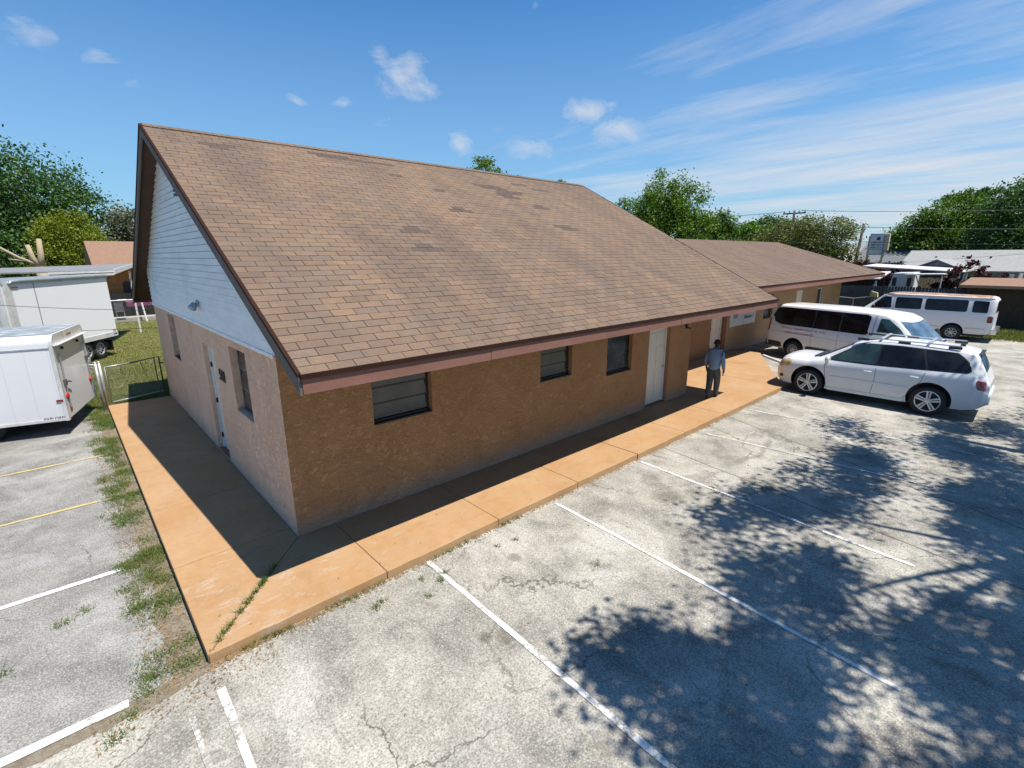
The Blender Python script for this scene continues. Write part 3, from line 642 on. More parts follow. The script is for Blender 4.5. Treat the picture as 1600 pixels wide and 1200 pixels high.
# rear wing: lower hipped roof
WY, WE, WEZ, WRY, WRZ, WX0, WX1 = 2.18, .42, 2.81, 5.0, 4.58, 10.98, 34.6
HIP = 4.55
mb = MB(); k2 = (WRZ-WEZ)/(WRY-WE); yb = 2*WRY-WE
mb.add([(WX0, WE, WEZ-.012), (WX1, WE, WEZ-.012), (WX1-HIP, WRY, WRZ-.012), (WX0, WRY, WRZ-.012), (WX0, yb, WEZ-.012), (WX1, yb, WEZ-.012),
        (WX0, WE, WEZ-.07), (WX1, WE, WEZ-.07), (WX1, yb, WEZ-.07), (WX0, yb, WEZ-.07)],
       [(0, 1, 2, 3), (3, 2, 5, 4), (1, 5, 2), (0, 6, 7, 1), (1, 7, 8, 5), (6, 9, 8, 7), (0, 3, 4, 9, 6)], 'tan_house_roof')
R2 = mb.obj('roof', BLD, label='lower hipped shingle roof over the far wing')
shingles(R2, 11.2, WX1, WE, WEZ, WRY, WRZ, 0, hip=HIP)
for i in range(6):
    mb = MB(); s = (WX1-12.9)/6; mb.box(12.9+s*i, 12.9+s*(i+1)-.004, WE-.03, WE+.01, WEZ-.25, WEZ-.062, 'fascia'); mb.obj('fascia_board', R2)
mb = MB(); mb.box(12.3, WX1+.02, WE-.05, WE+.02, WEZ-.056, WEZ-.008, 'drip_edge'); mb.obj('drip_edge', R2)
mb = MB(); mb.box(WX1-.02, WX1+.02, WE, yb, WEZ-.25, WEZ-.02, 'fascia'); mb.obj('fascia_board', R2)
WO = [(16.72-LW, 17.62-LW, 0, 2.08), (21.75-LW, 22.75-LW, 1.0, 2.1), (25.75-LW, 26.65-LW, 0, 2.08), (28.95-LW, 29.75-LW, 0, 2.08)]
wall('wall', BLD, (LW+.003, WY, 0), (1, 0, 0), 33.2-LW, 2.82, WO, 'stucco_wing', base=-.1, label='set back stucco wall of the far wing with the sign')
wall('wall', BLD, (33.2, WY+.003, 0), (0, 1, 0), 6.2, 2.7, [], 'stucco_wing', depth_in=(-1, 0, 0), base=-.1, label='end wall of the far wing')
door(BLD, (16.72, WY, 0), (1, 0, 0), (0, -1, 0), .90, 2.08, .05, label='white door left of the wall sign'); door(BLD, (25.75, WY, 0), (1, 0, 0), (0, -1, 0), .90, 2.08, .05, label='pale door behind the passenger van', panel=False)
door(BLD, (28.95, WY, 0), (1, 0, 0), (0, -1, 0), .80, 2.08, .07, m='black', label='dark door near the far corner', panel=False)
window(BLD, (21.75, WY, 1.0), (1, 0, 0), (0, -1, 0), 1.0, 1.0, 2.1, 2)
mb = MB(); mb.box(14.6, 16.66, WY-.02, WY-.003, 0, 2.2, 'door_brown'); mb.obj('wall_panel', BLD, label='lighter brown panel beside the white door')
mb = MB(); mb.box(17.68, 17.95, WY-.05, WY-.003, 0, 2.4, 'rust'); mb.obj('trim', BLD)
# wall sign
SG = MB(); SG.box(18.25, 20.75, WY-.05, WY-.006, .98, 2.12, 'sign_face'); SGO = SG.obj('sign_panel', BLD, label='grey white wall sign with a round emblem')
mb = MB(); mb.lathe([(.19, 0), (.19, .006), (.235, .006), (.235, 0)], (18.72, WY-.053, 1.55), (0, -1, 0), 'navy', 28); mb.lathe([(.10, 0), (.10, .006), (.14, .006), (.14, 0)], (18.72, WY-.053, 1.55), (0, -1, 0), 'rust', 24)
mb.box(18.68, 18.76, WY-.06, WY-.052, 1.42, 1.72, 'navy'); mb.obj('emblem', SGO)
def glyph_rows(parent, rows, place, m, name='lettering'):
    """rows of small upright strokes standing for lettering too blurred to read"""
    mb = MB(); R = random.Random(5)
    for (u0, u1, v0, h) in rows:
        u = u0
        while u < u1:
            w = R.uniform(.35, .7)*h
            if R.random() > .13: place(mb, u, min(u+w, u1), v0, v0+h*R.choice((.72, .72, 1.0)), m)
            u += w+h*.16
    return mb.obj(name, parent, kind='stuff')
glyph_rows(SGO, [(19.1, 20.6, 1.58, .13)], lambda mb, a, b, c, d, m: mb.box(a, b, WY-.056, WY-.051, c, d, m), 'navy')
glyph_rows(SGO, [(19.6, 20.5, 1.24, .13), (19.1, 20.6, 1.86, .10)], lambda mb, a, b, c, d, m: mb.box(a, b, WY-.056, WY-.051, c, d, m), 'teal')
#PART2
# ------------------------------------------------------------------ vehicles
def smooth_tab(tab, n=1200, sig=.035):
    ks = sorted(tab); l = np.array([k[0] for k in ks]); v = np.array([k[1] for k in ks], float)
    g = np.linspace(l[0]-.3, l[-1]+.3, n); y = np.interp(g, l, v); h = g[1]-g[0]; w = int(sig*3/h)+1
    ker = np.exp(-.5*(np.arange(-w, w+1)*h/sig)**2); ker /= ker.sum(); ys = np.convolve(np.pad(y, w, 'edge'), ker, 'valid')
    return lambda x: float(np.interp(x, g, ys))
class Car:
    def __init__(s, root, top, belt, wm, wb, wt, zb, l0, l1, mid=.70, hard=.0):
        s.root = root; s.T = smooth_tab(top); s.B = smooth_tab(belt); s.WM = smooth_tab(wm); s.WB = smooth_tab(wb); s.WT = smooth_tab(wt); s.ZB = smooth_tab(zb); s.l0, s.l1 = l0, l1; s.mid = mid
    def sec(s, l):
        T, B, wm, wb, wt, zb = s.T(l), s.B(l), s.WM(l), s.WB(l), s.WT(l), s.ZB(l); e = max(T-.075, B+.004); m = min(s.mid, B-.12)
        m2 = min(m-.1, .55)
        pts = [(0, T), (wt*.35, T-.003), (wt*.68, T-.012), (wt*.88, T-.028), (wt*.97, T-.047), (wt, e)]
        for i in range(1, 7): pts.append((wt+(wb-wt)*i/6+.018*math.sin(PI*i/6), e+(B-e)*i/6))
        pts += [(wb+(wm-wb)*.6, B-.05), (wm, B-.14), (wm+.006, (B+m)/2-.05), (wm, m), (wm-.008, m2), (wm-.03, zb+.09), (wm-.075, zb), (wm*.5, zb), (0, zb)]
        return pts
    def side(s, l, z):
        p = s.sec(l); q = [(a, b) for a, b in p[4:18]]
        for (a0, b0), (a1, b1) in zip(q, q[1:]):
            if b0 >= z >= b1: return a0+(a1-a0)*((b0-z)/max(b0-b1, 1e-6))
        return q[0][0] if z > q[0][1] else q[-1][0]
    def topz(s, l, y):
        p = s.sec(l)[:6]; return float(np.interp(abs(y), [a for a, b in p], [b for a, b in p]))
    def body(s, m, dark, arches, N=96, name='body'):
        mb = MB(); ls = [s.l0+(s.l1-s.l0)*(.5-.5*math.cos(PI*i/N))*.35+(s.l1-s.l0)*i/N*.65 for i in range(N+1)]; V = []; n = None
        for l in ls:
            p = s.sec(l); full = [(a, b) for a, b in p]+[(-a, b) for a, b in reversed(p[1:-1])]; n = len(full); V += [(l, a, b) for a, b in full]
        F = [(i*n+k, (i+1)*n+k, (i+1)*n+(k+1) % n, i*n+(k+1) % n) for i in range(N) for k in range(n)]+[tuple(range(n)), tuple(reversed(range(N*n, N*n+n)))]
        mb.add(V, F, m); o = mb.obj(name, s.root, recalc=True)
        o.data.materials.append(MATS[dark])
        for (l, r, z) in arches:
            cu = MB(); cu.lathe([(0, -1.3), (r, -1.3), (r, 1.3), (0, 1.3)], (l, 0, z), (0, 1, 0), dark, 40)
            co = cu.obj('cutter', recalc=True); co.parent = s.root
            co2 = MB(); co2 = None
            md = o.modifiers.new('arch', 'BOOLEAN'); md.operation = 'DIFFERENCE'; md.object = co; md.solver = 'EXACT'; md.material_mode = 'TRANSFER'
        bpy.context.view_layer.update()
        me = bpy.data.meshes.new_from_object(o.evaluated_get(bpy.context.evaluated_depsgraph_get()))
        for md in list(o.modifiers): bpy.data.objects.remove(md.object); 
        o.modifiers.clear(); o.data = me
        me.polygons.foreach_set('use_smooth', [True]*len(me.polygons)); me.set_sharp_from_angle(angle=rad(38))
        # inner block so the arches are not see-through
        ib = MB(); ib.box(s.l0+.25, s.l1-.3, -.55, .55, .22, .75, dark); ib.obj('underbody', s.root)
        return o
    def panel(s, name, poly, sd, m, off=.006, parent=None, n=26, label=None):
        """panel lying on the side skin; poly is an outline in (l, z)"""
        mb = MB(); P = round_poly(poly, .05); a = min(p[0] for p in P); b = max(p[0] for p in P); V = []
        cols = []
        for i in range(n+1):
            l = a+(b-a)*(i/n) if 0 < i < n else (a+1e-4 if i == 0 else b-1e-4); zs = []
            for (x0, z0), (x1, z1) in zip(P, P[1:]+P[:1]):
                if (x0-l)*(x1-l) <= 0 and x0 != x1: zs.append(z0+(z1-z0)*(l-x0)/(x1-x0))
            lo, hi = min(zs), max(zs); cols.append((l, lo, hi))
        R = 6
        for l, lo, hi in cols:
            for k in range(R+1):
                z = lo+(hi-lo)*k/R; V.append((l, sd*(s.side(l, z)+off), z))
        F = []
        for i in range(n):
            for k in range(R):
                q = (i*(R+1)+k, (i+1)*(R+1)+k, (i+1)*(R+1)+k+1, i*(R+1)+k+1); F.append(q if sd < 0 else q[::-1])
        o0 = len(V); ring = [i*(R+1) for i in range(n+1)]+[n*(R+1)+k for k in range(1, R+1)]+[i*(R+1)+R for i in range(n-1, -1, -1)]+[k for k in range(R-1, 0, -1)]
        V2 = [(V[i][0], V[i][1]-sd*(off+.012), V[i][2]) for i in ring]; L = len(ring)
        F += [(ring[j], ring[(j+1) % L], o0+(j+1) % L, o0+j) for j in range(L)]
        mb.add(V+V2, F, m); o = mb.obj(name, parent or s.root, label=label); o.data.polygons.foreach_set('use_smooth', [True]*len(o.data.polygons)); o.data.set_sharp_from_angle(angle=rad(30)); return o
    def ribbon(s, name, path, sd, w, m, off=.003, parent=None):
        mb = MB(); V = []; P = []
        for (a, b), (c, d) in zip(path, path[1:]):
            k = max(2, int(math.hypot(c-a, d-b)/.06)); P += [(a+(c-a)*i/k, b+(d-b)*i/k) for i in range(k)]
        P.append(path[-1])
        for i, (l, z) in enumerate(P):
            a = P[max(i-1, 0)]; b = P[min(i+1, len(P)-1)]; tx, tz = b[0]-a[0], b[1]-a[1]; L = math.hypot(tx, tz) or 1; nx, nz = -tz/L*w/2, tx/L*w/2
            for g in (1, -1): V.append((l+nx*g, sd*(s.side(l+nx*g, z+nz*g)+off), z+nz*g))
        n = len(P); F = [(2*i, 2*i+1, 2*i+3, 2*i+2) for i in range(n-1)]
        mb.add(V, F, m); return mb.obj(name, parent or s.root)
    def toppanel(s, name, l0, l1, w0, w1, m, off=.006, n=12, parent=None, bow=.0, label=None):
        mb = MB(); V = []; C = 14
        for i in range(n+1):
            t = i/n
            for k in range(C+1):
                u = -1+2*k/C; l = l0+(l1-l0)*t+bow*(1-u*u); y = (w0+(w1-w0)*t)*u; V.append((l, y, s.topz(l, y)+off))
        F = [(i*(C+1)+k, (i+1)*(C+1)+k, (i+1)*(C+1)+k+1, i*(C+1)+k+1) for i in range(n) for k in range(C)]
        mb.add(V, F, m); o = mb.obj(name, parent or s.root, smooth=True, label=label, recalc=True); return o
def round_poly(poly, r):
    out = []; n = len(poly)
    for i in range(n):
        p0, p1, p2 = Vector(poly[i-1]), Vector(poly[i]), Vector(poly[(i+1) % n]); a = (p0-p1); b = (p2-p1); q = min(r, a.length*.4, b.length*.4); A = p1+a.normalized()*q; B = p1+b.normalized()*q
        for t in (0, .33, .67, 1): out.append(tuple(A*(1-t)**2+p1*2*t*(1-t)+B*t*t))
    return out
def wheel(root, x, y, r, w, sd, spokes, rimr, m='alloy', style='five'):
    """tyre with a rim sub-part; outer face toward sd*y"""
    mb = MB(); prof = [(rimr, -w/2+.01), (r-.05, -w/2), (r-.012, -w/2+.03), (r, -w/2+.06), (r, w/2-.06), (r-.012, w/2-.03), (r-.05, w/2), (rimr, w/2-.01), (rimr-.015, w/2-.05), (0, w/2-.09)]
    mb.lathe(prof, (x, y, r), (0, sd, 0), 'rubber', 40); t = mb.obj('wheel', root, smooth=True); t.data.set_sharp_from_angle(angle=rad(50))
    q = MB(); f = w/2
    q.lathe([(rimr-.004, f-.06), (rimr-.002, f-.006), (rimr-.022, f-.002), (rimr-.03, f-.05)], (x, y, r), (0, sd, 0), m, 40)
    q.lathe([(.0, f-.005), (.045, f-.008), (.06, f-.03), (.06, f-.07)], (x, y, r), (0, sd, 0), m, 20)
    ax = Vector((0, sd, 0)); c = Vector((x, y, r))
    for k in range(spokes):
        a = 2*PI*k/spokes+.35; d = Vector((math.cos(a), 0, math.sin(a))); tt = Vector((-math.sin(a), 0, math.cos(a))); w0, w1 = (.038, .055) if style == 'five' else (.018, .016)
        R0, R1 = .045, rimr-.012
        if style == 'steel' and k == 0: q.lathe([(0, f-.062), (rimr-.03, f-.062)], (x, y, r), (0, sd, 0), 'black', 20)
        if False: q.lathe([(rimr*.55, f-.03), (rimr*.80, f-.045)], (x, y, r), (0, sd, 0), m, 30)
        if style == 'five':
            for sg in (-1, 1):
                v = [c+d*R0+tt*sg*.008+ax*(f-.012), c+d*R0+tt*sg*w0+ax*(f-.018), c+d*R1+tt*sg*w1+ax*(f-.012), c+d*R1+tt*sg*.014+ax*(f-.008)]
                q.add(v+[p-ax*.03 for p in v], [(0, 1, 2, 3), (3, 2, 1, 0), (4, 5, 6, 7), (0, 4, 5, 1), (1, 5, 6, 2), (2, 6, 7, 3), (3, 7, 4, 0)], m)
        else:
            v = [c+d*R0-tt*w0+ax*(f-.02), c+d*R0+tt*w0+ax*(f-.02), c+d*R1+tt*w1+ax*(f-.03), c+d*R1-tt*w1+ax*(f-.03)]
            q.add(v+[p-ax*.02 for p in v], [(0, 1, 2, 3), (4, 5, 6, 7), (0, 4, 5, 1), (1, 5, 6, 2), (2, 6, 7, 3), (3, 7, 4, 0)], m)
    o = q.obj('rim', t); return t
def mirror(root, x, y, z, sd, m, sx=.10, sz=.11):
    mb = MB(); mb.lathe([(0, -.055), (.06, -.05), (.085, -.02), (.09, .03), (.082, .055), (0, .056)], (0, 0, 0), (-1, 0, 0), m, 20)
    for i, v in enumerate(mb.v): mb.v[i] = (x+v[0]*1.0, y+sd*(.12)+v[1]*1.25, z+.03+v[2]*sz/.09)
    mb.obox((x+.0, y+sd*.03, z-.01), (.03, 0, 0), (0, .05, 0), (0, 0, .018), 'dark_plastic')
    o = mb.obj('mirror', root, smooth=True); o.data.set_sharp_from_angle(angle=rad(40)); return o
def handle(car, l, z, sd, m, parent=None):
    y = sd*(car.side(l, z)+.022); mb = MB(); mb.tube([(l-.09, y-sd*.022, z), (l-.07, y, z), (l+.07, y, z), (l+.09, y-sd*.022, z)], .012, m, 8); return mb.obj('handle', parent or car.root, smooth=True)
def boxpart(name, root, c, h, m, bevel=.01, label=None):
    mb = MB(); mb.obox(c, (h[0], 0, 0), (0, h[1], 0), (0, 0, h[2]), m); return mb.obj(name, root, bevel=bevel, label=label)

# --- silver-white SUV, nose to the walkway
S = thing('parked_car', 'white mid-size SUV with roof rails and alloy wheels nosed up to the orange walkway', 'car', (14.80, -3.60, GZ), rad(90.8))
car = Car(S, [(-2.44, .92), (-2.41, 1.02), (-2.35, 1.18), (-2.29, 1.30), (-2.10, 1.66), (-1.85, 1.72), (-1.0, 1.765), (-.3, 1.765), (.05, 1.735), (.38, 1.64), (1.22, 1.15), (1.42, 1.095), (1.95, 1.09), (2.13, 1.045), (2.24, .965), (2.30, .80)],
          [(-2.44, .84), (-2.3, 1.02), (-2.1, 1.17), (-1.4, 1.15), (0, 1.09), (.9, 1.06), (1.28, 1.05), (1.42, 1.0), (1.95, .99), (2.13, .94), (2.24, .85), (2.30, .68)],
          [(-2.44, .74), (-2.36, .84), (-2.15, .91), (-1.4, .935), (-.9, .915), (0, .915), (.9, .915), (1.4, .935), (1.9, .905), (2.12, .84), (2.24, .72), (2.30, .62)],
          [(-2.44, .68), (-2.3, .80), (-2.1, .85), (-1, .875), (.9, .865), (1.3, .86), (1.9, .83), (2.12, .76), (2.24, .66), (2.30, .56)],
          [(-2.44, .60), (-2.3, .68), (-2.05, .65), (-1.2, .64), (0, .655), (.4, .64), (1.0, .70), (1.3, .78), (1.9, .75), (2.12, .68), (2.24, .58), (2.30, .50)],
          [(-2.44, .46), (-2.3, .34), (-2.0, .27), (-1, .25), (1, .25), (1.9, .25), (2.12, .26), (2.24, .30), (2.30, .38)], -2.44, 2.30)
body = car.body('suv_paint', 'black', [(1.375, .455, .41), (-1.375, .455, .41)])
for sd in (1, -1):
    d1 = car.panel('window', [(.96, 1.115), (.22, 1.63), (-.17, 1.655), (-.17, 1.135)], sd, 'green_glass' if sd > 0 else 'car_glass'); d2 = car.panel('window', [(-.22, 1.135), (-.22, 1.655), (-1.07, 1.65), (-1.22, 1.175)], sd, 'car_glass')
    car.panel('window', [(-1.27, 1.175), (-1.12, 1.65), (-1.74, 1.62), (-2.02, 1.38), (-2.08, 1.22)], sd, 'car_glass')
    car.panel('window_trim', [(1.04, 1.09), (.24, 1.65), (-.6, 1.672), (-1.77, 1.64), (-2.06, 1.38), (-2.12, 1.19), (-1.2, 1.145), (-.2, 1.105)], sd, 'black', off=.002)
    car.ribbon('door_seam', [(1.02, 1.03), (.98, .75), (.90, .32), (-.15, .30), (-.20, .7), (-.195, 1.05)], sd, .010, 'black'); car.ribbon('door_seam', [(-.19, .31), (-.85, .33), (-1.0, .58), (-1.17, .86), (-1.22, 1.1)], sd, .010, 'black')
    car.panel('side_moulding', [(.86, .60), (.86, .665), (-.95, .665), (-.90, .60)], sd, 'suv_paint', off=.014); car.panel('sill', [(.90, .25), (.93, .335), (-.92, .335), (-.90, .25)], sd, 'suv_paint', off=.010)
    handle(car, -.02, .93, sd, 'suv_paint'); handle(car, -1.02, .95, sd, 'suv_paint')
    mirror(S, .93, sd*.885, 1.10, sd, 'suv_paint')
    car.panel('headlight', [(2.20, .74), (2.20, .90), (1.98, .99), (1.86, .97), (1.90, .80)], sd, 'yellow_lens', off=.006); car.panel('fog_light', [(2.20, .40), (2.20, .50), (2.06, .51), (2.07, .41)], sd, 'black', off=.005)
    car.panel('taillight', [(-2.40, .80), (-2.36, 1.02), (-2.18, 1.06), (-2.22, .84)], sd, 'dark_red_lens', off=.008)
    boxpart('roof_rail', S, (-.75, sd*.60, 1.79), (1.02, .018, .016), 'chrome', .01)
    for x in (.25, -.65, -1.66): boxpart('rail_foot', S, (x, sd*.60, 1.745), (.13, .024, .036), 'dark_plastic', .012)
for x in (-.15, -1.15): boxpart('crossbar', S, (x, 0, 1.806), (.03, .60, .012), 'alloy', .006)
car.toppanel('windshield', .45, 1.22, .58, .70, 'car_glass', bow=.05); car.toppanel('rear_window', -2.14, -2.32, .50, .58, 'windshield', off=.008)
boxpart('wiper_cowl', S, (1.30, 0, 1.125), (.06, .62, .012), 'black', .005)
boxpart('spoiler', S, (-2.12, 0, 1.615), (.06, .50, .012), 'black', .015); boxpart('sunroof', S, (.0, 0, 1.752), (.22, .40, .010), 'car_glass', .008); boxpart('rear_bumper', S, (-2.42, 0, .58), (.07, .74, .13), 'suv_paint', .05); boxpart('tailgate_trim', S, (-2.43, 0, .88), (.02, .34, .05), 'chrome', .01)
boxpart('grille', S, (2.29, 0, .68), (.02, .33, .09), 'black', .01); boxpart('antenna', S, (-1.75, 0, 1.75), (.05, .01, .035), 'black', .008); boxpart('exhaust', S, (-2.3, -.5, .29), (.10, .03, .03), 'rust', .01)
for x in (1.375, -1.375):
    for sd in (1, -1): wheel(S, x, sd*.81, .378, .245, sd, 5, .268)

# --- white passenger van backed up to the wing
V1 = thing('passenger_van', 'white low-roof passenger van with dark wrap-around side windows and faint side lettering', 'van', (19.46, -2.17, GZ), rad(-107.4))
car = Car(V1, [(-3.08, 1.93), (-3.03, 2.03), (-2.8, 2.085), (-1, 2.11), (.6, 2.10), (1.15, 2.05), (1.45, 1.93), (2.12, 1.32), (2.25, 1.23), (2.62, 1.10), (2.80, .96), (2.88, .72)],
          [(-3.08, 1.28), (-1, 1.27), (.8, 1.25), (1.4, 1.20), (2.1, 1.16), (2.25, 1.14), (2.62, 1.00), (2.80, .85), (2.88, .58)],
          [(-3.08, .96), (-3.0, 1.0), (-2, 1.02), (0, 1.02), (2.0, 1.02), (2.5, .95), (2.75, .82), (2.88, .66)],
          [(-3.08, .93), (-3.0, .97), (-2, .985), (0, .985), (1.6, .975), (2.2, .93), (2.5, .86), (2.75, .74), (2.88, .58)],
          [(-3.08, .80), (-3.0, .82), (-2, .84), (0, .84), (1.2, .80), (1.6, .76), (2.1, .78), (2.3, .80), (2.6, .72), (2.88, .46)],
          [(-3.08, .40), (-2.8, .34), (2.4, .30), (2.7, .30), (2.88, .38)], -3.08, 2.88, mid=.78)
car.body('van_paint', 'black', [(1.875, .44, .40), (-1.875, .44, .40)])
for sd in (1, -1):
    car.panel('window', [(-2.92, 1.62), (-2.86, 1.90), (-2.6, 1.95), (-1.22, 1.97), (-1.22, 1.31), (-2.55, 1.33), (-2.80, 1.42)], sd, 'car_glass')
    car.panel('window', [(-1.17, 1.31), (-1.17, 1.97), (-.25, 1.975), (-.25, 1.31)], sd, 'car_glass'); car.panel('window', [(-.20, 1.31), (-.20, 1.975), (.72, 1.96), (.72, 1.31)], sd, 'car_glass')
    car.panel('window_trim', [(-2.96, 1.62), (-2.88, 1.925), (-2.6, 1.975), (.73, 1.99), (.76, 1.30), (-2.56, 1.30), (-2.84, 1.40)], sd, 'black', off=.002)
    car.panel('window', [(.98, 1.30), (1.0, 1.90), (1.25, 1.90), (1.62, 1.62), (1.95, 1.27), (1.7, 1.24)], sd, 'green_glass')
    for l in (-1.19, -.22, .86): car.ribbon('door_seam', [(l, 2.0), (l, .48)], sd, .010, 'galv_dark')
    car.ribbon('door_seam', [(.88, 1.98), (.9, .45)], sd, .008, 'galv_dark'); car.ribbon('body_crease', [(-2.9, 1.02), (-.3, .98), (1.6, 1.03)], sd, .012, 'galv', off=.002)
    car.panel('cladding', [(-3.0, .40), (-3.0, .62), (-2.42, .60), (-2.38, .40)], sd, 'dark_plastic', off=.012); car.panel('cladding', [(-1.37, .34), (-1.39, .60), (1.37, .60), (1.37, .33)], sd, 'dark_plastic', off=.012); car.panel('cladding', [(2.36, .33), (2.40, .58), (2.70, .58), (2.72, .34)], sd, 'dark_plastic', off=.010)
    handle(car, .64, 1.10, sd, 'black'); handle(car, 1.08, 1.10, sd, 'black'); mirror(V1, 1.78, sd*.98, 1.33, sd, 'black', sz=.19)
    car.panel('taillight', [(-3.06, 1.0), (-3.06, 1.52), (-2.985, 1.52), (-2.985, 1.0)], sd, 'red_lens', off=.010); car.panel('headlight', [(2.70, .80), (2.66, 1.0), (2.42, 1.08), (2.40, .96)], sd, 'clear_lens', off=.006)
car.toppanel('windshield', 1.50, 2.16, .68, .76, 'windshield', bow=.10); car.toppanel('hood_seam', 2.24, 2.26, .74, .74, 'galv_dark', off=.002, bow=.08, n=2)
boxpart('wiper_cowl', V1, (2.27, 0, 1.235), (.04, .62, .012), 'black', .005); boxpart('rear_bumper', V1, (-3.10, 0, .52), (.06, .93, .13), 'dark_plastic', .03); boxpart('rear_window', V1, (-3.085, 0, 1.62), (.012, .68, .26), 'car_glass', .01)
boxpart('front_bumper', V1, (2.86, 0, .48), (.06, .74, .14), 'dark_plastic', .04); boxpart('grille', V1, (2.89, 0, .76), (.02, .42, .07), 'black', .01)
glyph_rows(V1, [(.25, 2.05, 0, .085), (.42, 1.60, -.17, .085)], lambda mb, a, b, c, d, m: mb.add([(-2.72+a, -(car.side(-2.72+a, 1.16+c)+.004), 1.16+c), (-2.72+b, -(car.side(-2.72+b, 1.16+c)+.004), 1.16+c), (-2.72+b, -(car.side(-2.72+b, 1.16+d)+.004), 1.16+d), (-2.72+a, -(car.side(-2.72+a, 1.16+d)+.004), 1.16+d)], [(0, 1, 2, 3), (3, 2, 1, 0)], m), 'pink_print')
for x in (1.875, -1.875):
    for sd in (1, -1): wheel(V1, x, sd*.90, .36, .24, sd, 10, .215, 'galv', 'steel')

# --- older van with a faded tan roof
V2 = thing('passenger_van', 'older white full-size van with a faded tan roof parked behind the other two vehicles', 'van', (30.16, -1.88, GZ), rad(90.2))
car = Car(V2, [(-3.12, 1.90), (-3.06, 2.02), (-2.9, 2.07), (-1, 2.10), (.6, 2.10), (1.0, 2.06), (1.2, 1.96), (1.92, 1.32), (2.05, 1.24), (2.58, 1.08), (2.70, .95), (2.74, .60)],
          [(-3.12, 1.30), (-1, 1.29), (.8, 1.27), (1.5, 1.22), (1.92, 1.18), (2.05, 1.15), (2.58, .98), (2.70, .84), (2.74, .50)],
          [(-3.12, .94), (-3.0, .99), (0, 1.005), (2.0, 1.0), (2.5, .97), (2.74, .90)], [(-3.12, .92), (-3.0, .965), (0, .98), (1.6, .97), (2.2, .95), (2.5, .92), (2.74, .84)],
          [(-3.12, .80), (-3.0, .82), (0, .835), (1.0, .80), (1.5, .78), (1.95, .84), (2.3, .88), (2.74, .78)], [(-3.12, .42), (-2.8, .36), (2.4, .32), (2.74, .40)], -3.12, 2.74, mid=.78)
car.body('old_van_paint', 'black', [(1.75, .43, .40), (-1.75, .43, .40)])
n0 = 20; mb = MB(); V = []; C = 16
for i in range(n0+1):
    l = -3.09+(1.22+3.09)*i/n0
    for k in range(C+1):
        u = -1+2*k/C; y = car.WT(l)*1.0*u; V.append((l, y*1.004, car.topz(l, y)+.007))
mb.add(V, [(i*(C+1)+k, (i+1)*(C+1)+k, (i+1)*(C+1)+k+1, i*(C+1)+k+1) for i in range(n0) for k in range(C)], 'tan_roof'); mb.obj('roof', V2, smooth=True)
for sd in (1, -1):
    car.panel('window', [(.72, 1.35), (.78, 1.92), (1.05, 1.92), (1.30, 1.72), (1.62, 1.34)], sd, 'car_glass'); car.panel('window', [(-.46, 1.36), (-.46, 1.90), (.58, 1.90), (.58, 1.36)], sd, 'teal' if False else 'windshield' if False else 'car_glass')
    car.panel('window', [(-2.15, 1.36), (-2.15, 1.90), (-.60, 1.90), (-.60, 1.36)], sd, 'car_glass'); car.panel('window', [(-2.86, 1.36), (-2.86, 1.88), (-2.32, 1.89), (-2.32, 1.36)], sd, 'car_glass')
    car.panel('drip_rail', [(-3.05, 2.0), (-3.05, 2.03), (1.15, 2.05), (1.15, 2.02)], sd, 'tan_roof', off=.018)
    car.panel('side_moulding', [(-2.9, .60), (-2.9, .65), (-2.2, .65), (-2.2, .60)], sd, 'galv', off=.010); car.panel('side_moulding', [(-1.30, .60), (-1.30, .65), (1.28, .65), (1.28, .60)], sd, 'galv', off=.010)
    car.panel('taillight', [(-3.08, .92), (-3.08, 1.22), (-2.90, 1.22), (-2.90, .92)], sd, 'dark_red_lens', off=.010); car.ribbon('door_seam', [(.66, 2.0), (.66, .45)], sd, .010, 'galv_dark')
    mirror(V2, 1.45, sd*.97, 1.35, sd, 'black', sz=.13); handle(car, .80, 1.10, sd, 'chrome'); car.panel('headlight', [(2.70, .72), (2.70, .94), (2.52, .94), (2.52, .72)], sd, 'clear_lens', off=.006)
car.toppanel('windshield', 1.27, 1.98, .70, .80, 'windshield', bow=.06)
boxpart('rear_bumper', V2, (-3.20, 0, .52), (.10, .98, .11), 'chrome', .02); boxpart('rear_window', V2, (-3.125, 0, 1.62), (.012, .66, .26), 'car_glass', .01); boxpart('front_bumper', V2, (2.80, 0, .55), (.07, .95, .11), 'chrome', .02); boxpart('grille', V2, (2.745, 0, .80), (.02, .55, .12), 'black', .01)
for x in (1.75, -1.75):
    for sd in (1, -1): wheel(V2, x, sd*.86, .37, .24, sd, 8, .215, 'galv', 'steel')

# ------------------------------------------------------------------ cargo trailer (left)
TR = thing('cargo_trailer', 'white enclosed cargo trailer with red tail lights and riveted sides beside the gate', 'trailer', (-1.95, 9.30, GZ), math.atan2(.262, -.965))
HW, TL, Z0, Z1 = 1.15, 3.7, .37, 2.34
def rounded(hw, z0, z1, r, n=6):
    pts = [(-hw, z0), (hw, z0)]
    for k in range(n+1): a = PI/2*k/n; pts.append((hw-r+r*math.cos(a), z1-r+r*math.sin(a)))
    for k in range(n+1): a = PI/2+PI/2*k/n; pts.append((-hw+r+r*math.cos(a), z1-r+r*math.sin(a)))
    return pts
def shell(mb, pts, x0, x1, m): mb.extr([(x0, y, z) for y, z in pts], (x1-x0, 0, 0), m)
mb = MB(); shell(mb, rounded(HW, Z0, Z1, .20), .05, TL, 'trailer_paint'); b = mb.obj('body', TR, recalc=True); b.data.polygons.foreach_set('use_smooth', [True]*len(b.data.polygons)); b.data.set_sharp_from_angle(angle=rad(32))
